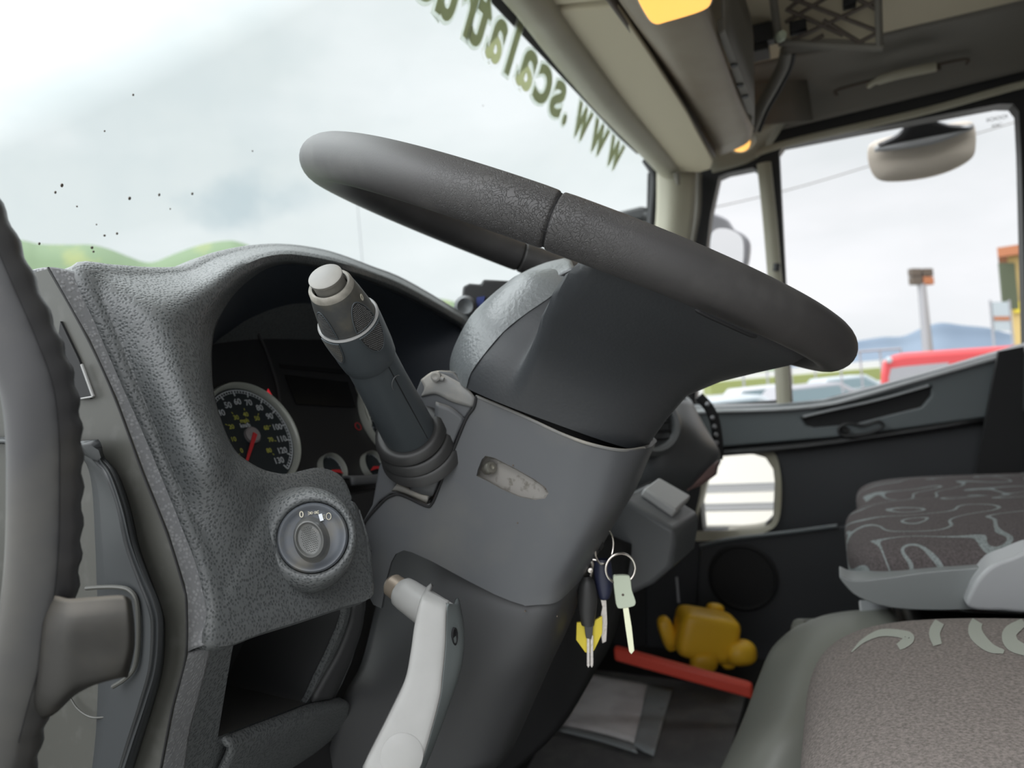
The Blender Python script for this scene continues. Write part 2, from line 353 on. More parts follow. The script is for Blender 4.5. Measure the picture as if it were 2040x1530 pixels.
def fabric(name, base, line, sc, wid, ribs=0):
    m = mat(name, base, .9, bump=('noise', 700, .35, .0008), spec=.2); nt = m.node_tree; N = nt.nodes.new; L = nt.links.new; p = nt.nodes['Principled BSDF']
    tc = N('ShaderNodeTexCoord'); nz = N('ShaderNodeTexNoise'); nz.inputs['Scale'].default_value = sc; nz.inputs['Detail'].default_value = 0; nz.inputs['Distortion'].default_value = .8
    L(tc.outputs['Object'], nz.inputs['Vector'])
    a = N('ShaderNodeMath'); a.operation = 'MULTIPLY'; a.inputs[1].default_value = 7.0; L(nz.outputs['Fac'], a.inputs[0])
    b = N('ShaderNodeMath'); b.operation = 'FRACT'; L(a.outputs[0], b.inputs[0])
    c = N('ShaderNodeMath'); c.operation = 'COMPARE'; c.inputs[1].default_value = .5; c.inputs[2].default_value = wid; L(b.outputs[0], c.inputs[0])
    nn = N('ShaderNodeTexNoise'); nn.inputs['Scale'].default_value = 420; L(tc.outputs['Object'], nn.inputs['Vector'])
    mr = N('ShaderNodeMapRange'); mr.inputs[1].default_value = .3; mr.inputs[2].default_value = .7; mr.inputs[3].default_value = .7; mr.inputs[4].default_value = 1.3; L(nn.outputs['Fac'], mr.inputs[0])
    mx = N('ShaderNodeMix'); mx.data_type = 'RGBA'; mx.inputs['A'].default_value = (*base, 1); mx.inputs['B'].default_value = (*line, 1); 
    if wid > 0: L(c.outputs[0], mx.inputs['Factor'])
    else: mx.inputs['Factor'].default_value = 0
    vm = N('ShaderNodeVectorMath'); vm.operation = 'SCALE'; L(mx.outputs['Result'], vm.inputs[0]); L(mr.outputs[0], vm.inputs['Scale']); L(vm.outputs[0], p.inputs['Base Color'])
    return m
M['seat'] = fabric('patterned_seat_fabric', (.095, .082, .082), (.22, .245, .245), 6.5, .05)
M['seatplain'] = fabric('brown_grey_seat_fabric', (.21, .185, .17), (.2, .2, .2), 5, 0)
M['swirl'] = mat('pale_swirl_fabric', (.36, .38, .33), .9, bump=('noise', 600, .3, .0006))

# ------------------------------------------------------------------ wheel frame
WC = Vector((.617, .1927, .1054)); ta, tb = .4524, .0655
WN = Vector((math.sin(tb), -math.sin(ta), math.cos(ta))).normalized(); E1 = Vector((0, 0, 1)).cross(WN).normalized(); E2 = WN.cross(E1)
if E1.x < 0: E1 = -E1; E2 = -E2
if E2.y < 0: E2 = -E2
def WP(a, b, h): return WC+E1*a+E2*b+WN*h
def onW(px, py, a): return onP(px, py, WC+E1*a, E1)       # on the plane e1 = a (side faces of the column)

# ================================================================== CAB SHELL
TOP = .68
def shell():
    m = MB(); m.abox(.12, 2.08, -.95, .75, -.74, -.70); struct(m.build('floor', M['floor']), 'black cab floor between the seats and the dash')
    m = MB(); m.abox(.12, 2.08, -.95, .44, TOP, TOP+.03); struct(m.build('ceiling', M['beige']), 'cream headlining of the cab roof')
    m = MB(); m.abox(.12, 2.08, -.98, -.95, -.74, TOP); struct(m.build('wall_back', M['greytrim']))
    m = MB(); m.abox(.10, .13, -.95, -.42, -.70, TOP); m.abox(.10, .13, -.42, .44, .60, TOP+.02); struct(m.build('wall_left', M['greytrim']))
    m = MB(); m.abox(2.0, 2.05, -.95, -.56, -.70, TOP); struct(m.build('trim_13', M['greytrim']))
    m = MB(); m.abox(.12, 2.06, .62, .66, -.72, -.1); m.abox(1.99, 2.05, .34, .66, -.74, -.02); struct(m.build('wall_front', M['blackpl']))
shell()

# windscreen plane
WSP, WSN = Vector((0, .40, .54)), Vector((0, -1, -.45)).normalized()
def ws(x, z, o=0): return Vector((x, .40-.45*(z-.54)-.6*max(0, abs(x-.95)-.80)**2, z))-Vector((0, 1, .3))*o
rows = [[ws(x, z) for x in np.linspace(.14, 2.02, 14)] for z in (.64, .4, .15, -.1, -.3)]
struct(G('window_1', rows, M['windscreen'], solid=0, nu=2, nv=1), 'windscreen glass of the cab')
# black frit band and header trim along its top edge
rows = [[ws(x, z, .003) for x in np.linspace(.14, 1.84, 12)] for z in (.66, .600, .545)]
struct(G('trim_1', rows, M['gasket'], solid=.003, nu=2, nv=1), 'black band along the top edge of the windscreen')
# header trim, cream: from just behind the band to the visor and to the roof
A = [V(1000, 0, 1.03), V(1052, 60, 1.12), V(1120, 145, 1.26), V(1200, 235, 1.45), V(1292, 326, 1.74)]
B = [V(1062, 0, 1.02), V(1110, 60, 1.11), V(1175, 145, 1.25), V(1245, 232, 1.44), V(1325, 322, 1.70)]
ext = lambda P: [P[0]+(P[0]-P[-1])*.9]+P+[P[-1]+(P[-1]-P[0])*.25]
A, B = ext(A), ext(B)
A2 = [p+Vector((0, .03, .06)) for p in A]; B2 = [p+Vector((0, -.02, .06)) for p in B]; B3 = [p+Vector((0, -.03, .15)) for p in B]
struct(G('trim_2', [A2, A, B, B2, B3], M['beige2'], solid=.006, nu=3, nv=3), 'cream trim strip above the windscreen')
# right body side: frame with window openings in the plane x = 2
XD = 2.0
def X(px, py, x=XD): return onX(px, py, x)
def XP(l, x=XD): return [X(a, b, x) for a, b in l]
hole_main = [(1552, 303), (1562, 289), (1700, 262), (1990, 207), (2018, 207), (2030, 222), (2034, 300), (2044, 688), (1980, 703), (1800, 755), (1690, 783), (1640, 797), (1578, 803), (1572, 700)]
hole_q = [(1432, 352), (1450, 344), (1500, 334), (1512, 342), (1522, 440), (1538, 640), (1546, 798), (1400, 808), (1385, 800), (1400, 560), (1415, 430)]
hole_low = [(1420, 911), (1440, 905), (1500, 905), (1525, 912), (1540, 935), (1543, 960), (1540, 1030), (1520, 1050), (1480, 1056), (1400, 1058), (1385, 1050), (1400, 980)]
outer = [(1300, 345), (1420, 322), (1530, 285), (1560, 272), (1700, 245), (2040, 172), (2150, 150), (2150, 1250), (1900, 1300), (1290, 1420), (1280, 900)]
# door
door = thing('door_1', 'passenger door with grey card, low window and slanted sill', 'door', (2.0, 0, -.4)); door['kind'] = 'structure'; del door['category']
inner = [(1400, 872), (1430, 860), (1600, 812), (1800, 765), (1960, 715), (2060, 690), (2150, 680), (2150, 1250), (1900, 1300), (1290, 1420), (1280, 900)]
m = MB(); m.prism(XP(inner, 1.985), (.05, 0, 0), [XP(hole_low, 1.985)]); m.build('door_card', M['doordark'], door, bevel=.004)
# grey band
m = MB(); m.prism(XP([(1290, 880), (1290, 812), (1400, 812), (1545, 806), (1640, 797), (1700, 783), (1850, 742), (2000, 700), (2150, 662), (2150, 800), (1960, 832), (1700, 868), (1410, 893)], 1.96), (.03, 0, 0),
                [XP([(1596, 832), (1640, 815), (1700, 803), (1830, 772), (1856, 768), (1855, 788), (1836, 812), (1810, 818), (1700, 846), (1620, 853), (1606, 848)], 1.96)]); m.build('armrest_band', M['door'], door, bevel=.004)
m = MB(); m.prism(XP([(1590, 822), (1860, 760), (1860, 800), (1830, 828), (1600, 860)], 1.978), (.01, 0, 0)); m.build('handle_recess', M['black'], door)
G('sill_top', [XP([(1380, 820), (1545, 815), (1640, 806), (1700, 793), (1850, 750), (2000, 708), (2150, 668)], 1.945), XP([(1380, 806), (1545, 803), (1640, 795), (1700, 780), (1850, 738), (2000, 694), (2150, 652)], 1.985)], M['sill'], door, nu=3, nv=2, solid=.006)
G('lower_ledge', [XP([(1420, 905), (1600, 890), (1800, 862), (1960, 836)], 1.955), XP([(1420, 893), (1600, 878), (1800, 850), (1960, 826)], 1.97)], M['blackpl'], door, nu=3, nv=2, solid=.01)
m = MB(); m.tube(crv(XP([(1672, 852), (1690, 844), (1720, 848), (1750, 840), (1758, 850), (1735, 862), (1700, 868), (1676, 866)], 1.94), 4, True), .004, 8, closed=True); m.tube(XP([(1672, 850), (1690, 862)], 1.95), .008, 8); m.build('door_latch', M['blackpl'], door)
m = MB(); m.tube(crv(XP([(1600, 830), (1650, 818), (1750, 796), (1850, 768)], 1.955), 4), .003, 8); m.build('recess_edge', M['sill'], door)
# beige surround of the low window, and door pocket edge
m = MB(); so = crv(XP([(1405, 898), (1450, 893), (1510, 891), (1540, 900), (1553, 930), (1557, 980), (1552, 1035), (1530, 1058), (1480, 1070), (1390, 1078), (1378, 1060), (1395, 980)], 1.975), 4, True)
si = crv(XP([(1420, 911), (1445, 905), (1500, 905), (1525, 912), (1540, 935), (1543, 960), (1540, 1030), (1520, 1048), (1475, 1055), (1400, 1058), (1388, 1048), (1402, 980)], 1.985), 4, True)
m.grid([[p for p in so], [p for p in si], [p+Vector((.06, 0, 0)) for p in si]], cu=True); m.build('low_window_surround', M['beige2'], door, smooth=60)
m = MB(); m.tube(crv(XP([(1395, 1088), (1450, 1075), (1560, 1062), (1668, 1048)], 1.93), 4), .005, 8); m.build('pocket_edge', M['door'], door)
m = MB(); m.prism(XP([(1395, 1090), (1450, 1078), (1560, 1064), (1700, 1046), (1900, 1010), (1900, 1300), (1380, 1400)], 1.935), (.02, 0, 0)); m.build('door_pocket', M['doordark'], door, bevel=.003)
cL = X(1480, 1150, 1.93); m = MB(); m.lathe(cL, (-1, 0, 0), [(.083, 0), (.083, .004), (.076, .006), (.072, .003), (0, .004)], 36); m.build('speaker_grille', M['black'], door)
m = MB(); m.prism(XP([(1990, 700), (2040, 690), (2035, 960), (1942, 955)], 1.90), (.02, 0, 0)); m.build('seat_belt_channel', M['black'], door)
G('low_glass', [XP([(1390, 900), (1560, 895)], 2.01), XP([(1370, 1065), (1560, 1065)], 2.01)], M['sideglass'], door, solid=0, nu=1, nv=1)

# upper frame
m = MB(); m.prism(XP([(1290, 345), (1420, 322), (1520, 275), (1560, 245), (1700, 212), (2040, 125), (2200, 85), (2200, 640), (2043, 690), (1980, 703), (1850, 744), (1700, 786), (1640, 799), (1545, 808), (1400, 816), (1280, 820), (1285, 560)]), (.05, 0, 0), [XP(hole_main), XP(hole_q)]); fr = m.build('wall_right', M['gasket']); struct(fr, 'black gasketed frame around the passenger side windows')
# cream posts and rails on the frame
def rail(pts, r, name, mt, x=1.985, k=.6):
    m = MB(); m.tube(crv(XP(pts, x), 5), r, 10, ell=((1, 0, 0), k)); return m.build(name, mt)
struct(rail([(1522, 325), (1534, 440), (1544, 560), (1556, 700), (1562, 806)], .017, 'trim_4', M['beige2'], 1.99), 'cream post between the quarter window and the door window')
struct(rail([(1392, 345), (1390, 420), (1376, 500), (1362, 620), (1350, 800)], .009, 'trim_5', M['greytrim'], 1.985), 'thin grey strip at the front edge of the quarter window')
struct(rail([(1440, 330), (1530, 297), (1600, 277), (1828, 225), (2000, 178), (2040, 168), (2100, 152)], .0085, 'trim_6', M['beige2'], 1.975), 'thin grey rail above the passenger window')
m = MB(); m.tube(crv(XP([(1546, 540), (1548, 525)], 1.965), 4), .008, 8); m.build('post_clip', M['blackpl'])
bpy.data.objects['post_clip'].parent = None; tag(bpy.data.objects['post_clip'], 'small dark clip on the cream post left of the passenger window', 'clip')
# A pillar
G_ = G('trim_7', [[X(1308, 330, 1.84), X(1345, 330, 1.83), X(1388, 335, 1.86)], [X(1306, 440, 1.84), X(1338, 440, 1.83), X(1382, 440, 1.86)], [X(1290, 560, 1.84), X(1325, 560, 1.83), X(1362, 560, 1.86)], [X(1270, 830, 1.84), X(1300, 830, 1.83), X(1335, 830, 1.86)]], M['beige2'], nu=4, nv=4, solid=.02); struct(G_, 'cream windscreen pillar on the passenger side')
m = MB(); m.tube(crv(XP([(1286, 318), (1302, 345), (1303, 380), (1298, 440), (1285, 600)], 1.86), 5), .010, 10); struct(m.build('trim_8', M['gasket']), 'black gasket at the windscreen corner')
m = MB(); m.tube([X(1348, 345, 1.80), X(1351, 368, 1.80)], [.008, .004], 10); tag(m.build('coat_hook', M['greytrim']), 'small grey hook on the cream windscreen pillar', 'hook')
# beige block above the quarter window (end of header)
G_ = G('trim_9', [[X(1400, 285, 1.90), X(1480, 262, 1.92), X(1570, 235, 1.95)], [X(1412, 318, 1.93), X(1480, 300, 1.95), X(1552, 266, 1.98)], [X(1420, 345, 1.95), X(1490, 325, 1.97), X(1530, 300, 1.99)]], M['beige2'], nu=3, nv=3, solid=.01); struct(G_, 'cream corner trim above the quarter window')
# body side above the door up to the roof
rows = [[Vector((1.80, y, TOP)) for y in (.30, .1, -.2, -.5, -.9)], [Vector((1.90, y, TOP-.02)) for y in (.30, .1, -.2, -.5, -.9)], [Vector((1.955, y, .625)) for y in (.30, .1, -.2, -.5, -.9)], [Vector((1.985, y, z)) for y, z in ((.30, .565), (.1, .574), (-.2, .586), (-.5, .598), (-.9, .61))]]
struct(G('trim_10', rows, M['greytrim'], nu=3, nv=4, solid=.01), 'grey moulded side of the roof above the passenger door')
# roof grab handle
gh = thing('roof_grab_handle', 'folded grey grab handle recessed above the passenger window', 'handle', X(1800, 150, 1.93))
m = MB(); m.tube(crv([X(1730, 172, 1.92), X(1750, 160, 1.90), X(1800, 146, 1.89), X(1865, 133, 1.89)], 5), [.006]*5+[.010]*11, 10); m.build('grip', M['beige2'], gh)
m = MB(); m.tube(crv([X(1668, 190, 1.94), X(1672, 178, 1.935), X(1800, 145, 1.93), X(1920, 118, 1.93), X(1925, 128, 1.94)], 4), .003, 8); m.tube([X(1868, 128, 1.90), X(1869, 141, 1.90)], .006, 8); m.build('mounting_recess', M['brown'], gh)
# glazing
struct(G('window_2', [XP([(1540, 270), (2160, 130)], 2.03), XP([(1560, 815), (2160, 700)], 2.03)], M['sideglass'], solid=0, nu=1, nv=1), 'passenger door window glass')
struct(G('window_3', [XP([(1395, 330), (1530, 310)], 2.03), XP([(1380, 815), (1552, 812)], 2.03)], M['sideglass'], solid=0, nu=1, nv=1), 'passenger quarter window glass')
# maker's stamp etched on the glass
m = MB(); s_ = [X(1986, 236, 2.025), X(1986, 250, 2.025)]
yd = (X(2000, 233, 2.02)-X(1970, 239, 2.02)).normalized(); m.text('IIOIOOI', .012, s_[0], yd, (0, 0, 1)); m.text('IOIC', .010, s_[1], yd, (0, 0, 1)); tag(m.build('glass_stamp', M['barg']), 'small grey stamp in the rear top corner of the passenger window', 'marking')

# ================================================================== OVERHEAD: visor, shelf, lamps, net
m = MB(); vis = thing('sun_visor', 'cream folded sun visor below the roof, passenger side', 'sun visor', V(1250, 180, 1.35))
o_ = [V(1094, 22, 1.10), V(1232, 12, 1.03), V(1300, 115, 1.20), V(1370, 225, 1.42), V(1421, 322, 1.66), V(1416, 338, 1.69), V(1395, 346, 1.73), V(1335, 344, 1.74), V(1318, 330, 1.70), V(1250, 235, 1.50), V(1170, 128, 1.28)]
pl = onP; c0, c1, c2 = o_[0], o_[1], o_[4]; nn = (c1-c0).cross(c2-c0).normalized()
pts = [onP(a, b, c0, nn) for a, b in ((1094, 24), (1232, 14), (1300, 115), (1370, 225), (1421, 322), (1416, 338), (1395, 344), (1335, 343), (1312, 330), (1250, 252), (1170, 142))]
m.prism(pts, Vector((0, .004, .016))); m.build('visor_panel', M['beige'], vis, bevel=.004)
for (a, b) in ((1150, 148), (1274, 277)):
    c = onP(a, b, c0, nn)+Vector((0, .01, -.002)); m = MB(); m.box(c, (.018, 0, 0), (0, .006, 0), (0, 0, .006)); m.build('hinge_clip', M['brown'], vis, bevel=.002)
v2 = thing('sun_visor', 'cream folded sun visor nearest the camera, cut by the frame top', 'sun visor', V(1150, -60, 1.0))
pts = [onP(a, b, c0, nn) for a, b in ((1087, 14), (1228, 0), (1150, -120), (1000, -110))]
m = MB(); m.prism(pts, Vector((0, .004, .016))); m.build('visor_panel', M['beige'], v2, bevel=.004)
# overhead shelf
sh = thing('overhead_shelf', 'cream moulded overhead shelf along the front of the roof', 'shelf', V(1400, 150, 1.35))
def Sf(px, py, z=.50): return onZ(px, py, z)
e0 = [(1236, 0), (1300, 100), (1370, 210), (1428, 312)]
rows = [[Sf(a+x, b-60+0, .52)+Vector((0, .03, .05)) for a, b, x in ((1180, -40, 0), (1236, 40, 0), (1300, 150, 0), (1370, 262, 0), (1428, 372, 0))]]
rows = [[Sf(1190, -60, .50), Sf(1246, 20, .50), Sf(1310, 112, .50), Sf(1378, 220, .50), Sf(1434, 310, .50)],
        [Sf(1225, -60, .485), Sf(1290, 25, .485), Sf(1342, 112, .485), Sf(1398, 214, .485), Sf(1448, 305, .485)],
        [Sf(1330, -60, .48), Sf(1390, 25, .48), Sf(1425, 100, .48), Sf(1462, 200, .48), Sf(1490, 284, .48)],
        [Sf(1400, -60, .49), Sf(1420, 25, .49), Sf(1436, 85, .49), Sf(1474, 190, .49), Sf(1502, 255, .49)]]
G('shelf_underside', rows, M['shelf'], sh, nu=5, nv=4, solid=.012)
rows = [[p+Vector((0, .012, .055)) for p in rows[0]], [p+Vector((0, .008, .0)) for p in rows[0]]]
G('shelf_lip_shadow', rows, M['brown'], sh, nu=5, nv=2, solid=.006)  # brown colour paints the shadow band between visor and shelf
m = MB(); m.prism([Sf(1430, 68, .488), Sf(1446, 60, .488), Sf(1500, 205, .488), Sf(1500, 232, .488), Sf(1488, 226, .488)], (0, 0, .02)); m.build('grey_side_strip', M['greytrim'], sh, bevel=.002)
for a, b in ((1462, 130), (1474, 170), (1484, 192)):
    m = MB(); m.lathe(Sf(a, b, .487), (0, 0, -1), [(.006, -.001), (.006, .002), (0, .002)], 12); m.build('button', M['doordark'], sh)
rows = [[Sf(1446, 58, .49), Sf(1474, 130, .49), Sf(1502, 205, .49), Sf(1502, 250, .49)], [Sf(1446, 58, .49)+Vector((0, -.01, .14)), Sf(1474, 130, .49)+Vector((0, -.01, .14)), Sf(1502, 205, .49)+Vector((0, -.01, .14)), Sf(1502, 250, .49)+Vector((0, -.01, .14))]]
G('shelf_rear_wall', rows, M['greytrim'], sh, nu=3, nv=3, solid=.006)
pth = [V(1566, 100, 1.48), V(1560, 130, 1.52), V(1540, 170, 1.57), V(1515, 215, 1.62), V(1498, 258, 1.66)]
m = MB(); m.tube(crv(pth, 6), .012, 12); m.build('curved_bracket', M['greytrim'], sh)
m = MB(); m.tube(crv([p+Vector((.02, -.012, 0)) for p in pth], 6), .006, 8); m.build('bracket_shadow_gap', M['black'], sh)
m = MB(); m.box(V(1500, 95, 1.55), (.03, 0, 0), (0, .03, 0), (0, 0, .02)); m.box(V(1520, 70, 1.52), (.015, 0, 0), (0, .02, 0), (0, 0, .018)); m.build('cavity_bracket', M['blackpl'], sh, bevel=.002)
# back cavity side panel
rows = [[V(1420, -40, 1.75), V(1560, -40, 1.72)], [V(1470, 100, 1.78), V(1600, 110, 1.76)], [V(1500, 250, 1.80), V(1620, 240, 1.78)]]
G('cavity_back', rows, M['greytrim'], sh, nu=3, nv=3, solid=.01)
# lit lamps
lp = thing('ceiling_lamp', 'lit orange rectangular lamp in the overhead shelf', 'lamp', Sf(1345, 15, .475))
pts = crv([Sf(a, b, .474) for a, b in ((1275, -40), (1268, -8), (1290, 36), (1306, 49), (1330, 44), (1400, 22), (1418, 2), (1420, -40))], 4, True)
m = MB(); m.prism(pts, (0, 0, .012)); m.build('lens', M['lens'], lp, bevel=.002)
m = MB(); m.tube([p+Vector((0, 0, .004)) for p in pts], .003, 8, closed=True); m.build('lamp_frame', M['beige2'], lp)
lp = thing('courtesy_lamp', 'small lit orange courtesy lamp at the end of the overhead shelf', 'lamp', V(1475, 287, 1.70))
m = MB(); m.lathe(V(1475, 286, 1.72), (-.3, 0, -1), [(.022, -.004), (.020, .003), (.012, .008), (0, .010)], 24, sx=1.5, up=(0, 1, 0)); m.build('lens', M['lens'], lp)
m = MB(); m.lathe(V(1475, 286, 1.722), (-.3, 0, -1), [(.034, -.006), (.030, .001), (.022, .001)], 24, sx=1.3, up=(0, 1, 0)); m.build('lamp_frame', M['beige2'], lp)
# document net
dn = thing('storage_net', 'hanging document holder with criss-cross net and grey frame', 'net', V(1650, 50, 1.38))
fo, fn = V(1560, 80, 1.36), None; a_, b_, c_ = V(1556, 85, 1.36), V(1750, 98, 1.30), V(1540, -60, 1.30); fn = (b_-a_).cross(c_-a_).normalized()
def NF(px, py): return onP(px, py, a_, fn)
m = MB()
for l in (((1552, 85), (1760, 95)), ((1552, 85), (1533, -60)), ((1752, 97), (1748, -60)), ((1533, -60), (1748, -60))):
    m.tube([NF(*l[0]), NF(*l[1])], .007 if l[0] != (1752, 97) else .006, 8)
m.build('net_frame', M['greytrim'], dn)
m = MB()
for l in (((1565, 18), (1680, 70)), ((1560, -10), (1748, 62)), ((1640, -40), (1748, 20)), ((1575, 82), (1748, 0)), ((1690, 95), (1748, 66)), ((1570, 18), (1600, -5)), ((1565, 45), (1655, -10)), ((1600, 92), (1640, 70)), ((1730, 95), (1640, 40))):
    m.tube([NF(*l[0]), NF(*l[1])], .0035, 6)
m.build('net_cord', M['brown'], dn)
m = MB(); m.prism([NF(a, b)*1.03 for a, b in ((1536, -55), (1748, -55), (1748, 92), (1556, 84))], F*.01); m.build('net_backing', M['beige'], dn)
G('net_curved_edge', [[NF(1560, 92), NF(1620, 80), NF(1700, 82), NF(1752, 100)], [NF(1562, 110), NF(1620, 102), NF(1700, 98), NF(1750, 106)]], M['greytrim'], dn, nu=5, nv=2, solid=.006)
m = MB(); m.box(NF(1692, 7), (.012, 0, 0), (0, .010, 0), (0, 0, .006)); m.build('black_clip', M['black'], dn, bevel=.002)
m = MB(); m.box(NF(1590, 55), (.014, 0, 0), (0, .014, 0), (0, 0, .008)); m.build('black_clip', M['black'], dn, bevel=.002)
tp = V(1556, 72, 1.33); m = MB(); m.lathe(tp, (-.9, -.4, 0), [(0, -.008), (.008, -.008), (.010, 0), (.007, .008), (0, .009)], 14); tag(m.build('fastener_knob', M['keyw']), 'small pale knob at the corner of the hanging net', 'knob')

# ================================================================== LETTERING on the windscreen (reads reversed from inside)
lt = thing('windscreen_lettering', 'mirrored web address lettering along the top of the windscreen', 'lettering', V(1080, 190, 1.3))
base = [('w', 1212, 333), ('w', 1180, 303), ('w', 1147, 270), ('.', 1118, 241), ('s', 1098, 222), ('c', 1070, 193), ('a', 1037, 160), ('l', 1006, 133), ('a', 976, 104), ('t', 944, 74), ('r', 916, 48), ('u', 880, 16), ('c', 842, -22), ('k', 800, -60)]
pos = [onP(a, b, WSP, WSN) for _, a, b in base]
uyd = Vector((0, -.45, 1)).normalized(); nrm = Vector((0, -1, -.45)).normalized(); ux = Vector((-1, 0, 0))
def glyph(ch, size, off):
    tmp = bpy.data.curves.new('t', 'FONT'); tmp.body = ch; tmp.size = size; tmp.extrude = .0005; tmp.offset = off; tmp.align_x = 'CENTER'
    ob = bpy.data.objects.new('t', tmp); COL.objects.link(ob); bpy.context.view_layer.update()
    me = ob.evaluated_get(bpy.context.evaluated_depsgraph_get()).to_mesh()
    r = ([v.co.copy() for v in me.vertices], [tuple(p.vertices) for p in me.polygons]); bpy.data.objects.remove(ob); bpy.data.curves.remove(tmp); return r
for k, (ch, a, b) in enumerate(base):
    p = pos[k]; q = ws(p.x, .487, 0)
    gap = abs(pos[min(k+1, len(pos)-1)].x-pos[max(k-1, 0)].x)/(2 if 0 < k < len(pos)-1 else 1)
    wd = {'.': .018, 'l': .016, 't': .044, 'r': .040}.get(ch, gap*.86); par = lt
    for off, dz, ex, nm, mt in ((.0075, 0, .012, 'letter_outline', 'ltw'), (.0025, .0016, 0, 'letter', 'ltr')):
        vs_, ps_ = glyph(ch, .118, off); xs = [v.x for v in vs_]; cx = (min(xs)+max(xs))/2; kx = (wd+ex)/(max(xs)-min(xs)); mb = MB()
        vs = [mb.v(q+ux*(v.x-cx)*kx+uyd*v.y+nrm*(v.z+dz+.004)) for v in vs_]
        for pl_ in ps_: mb.face([vs[i] for i in pl_])
        mb.build(nm, M[mt], lt, smooth=0)
# specks of dirt on the glass
m = MB()
for a, b, r in ((120, 368, .0016), (107, 382, .0012), (255, 394, .0016), (314, 387, .0014), (336, 415, .0008), (230, 464, .0012), (205, 468, .0010), (180, 492, .0013), (183, 500, .0010), (189, 446, .0007), (380, 385, .0013), (262, 188, .001), (205, 260, .0008), (75, 484, .0012), (690, 355, .0009), (150, 410, .0007), (500, 300, .0008), (960, 210, .0008)):
    m.lathe(onP(a, b, WSP, WSN)+WSN*.002, WSN, [(0, -.0004), (r, -.0004), (r, .0004), (0, .0004)], 8, sx=random.uniform(.6, 1))
tag(m.build('dirt_specks', M['brown'], smooth=0), 'scattered dark dirt specks on the left of the windscreen', 'dirt', kind='stuff')

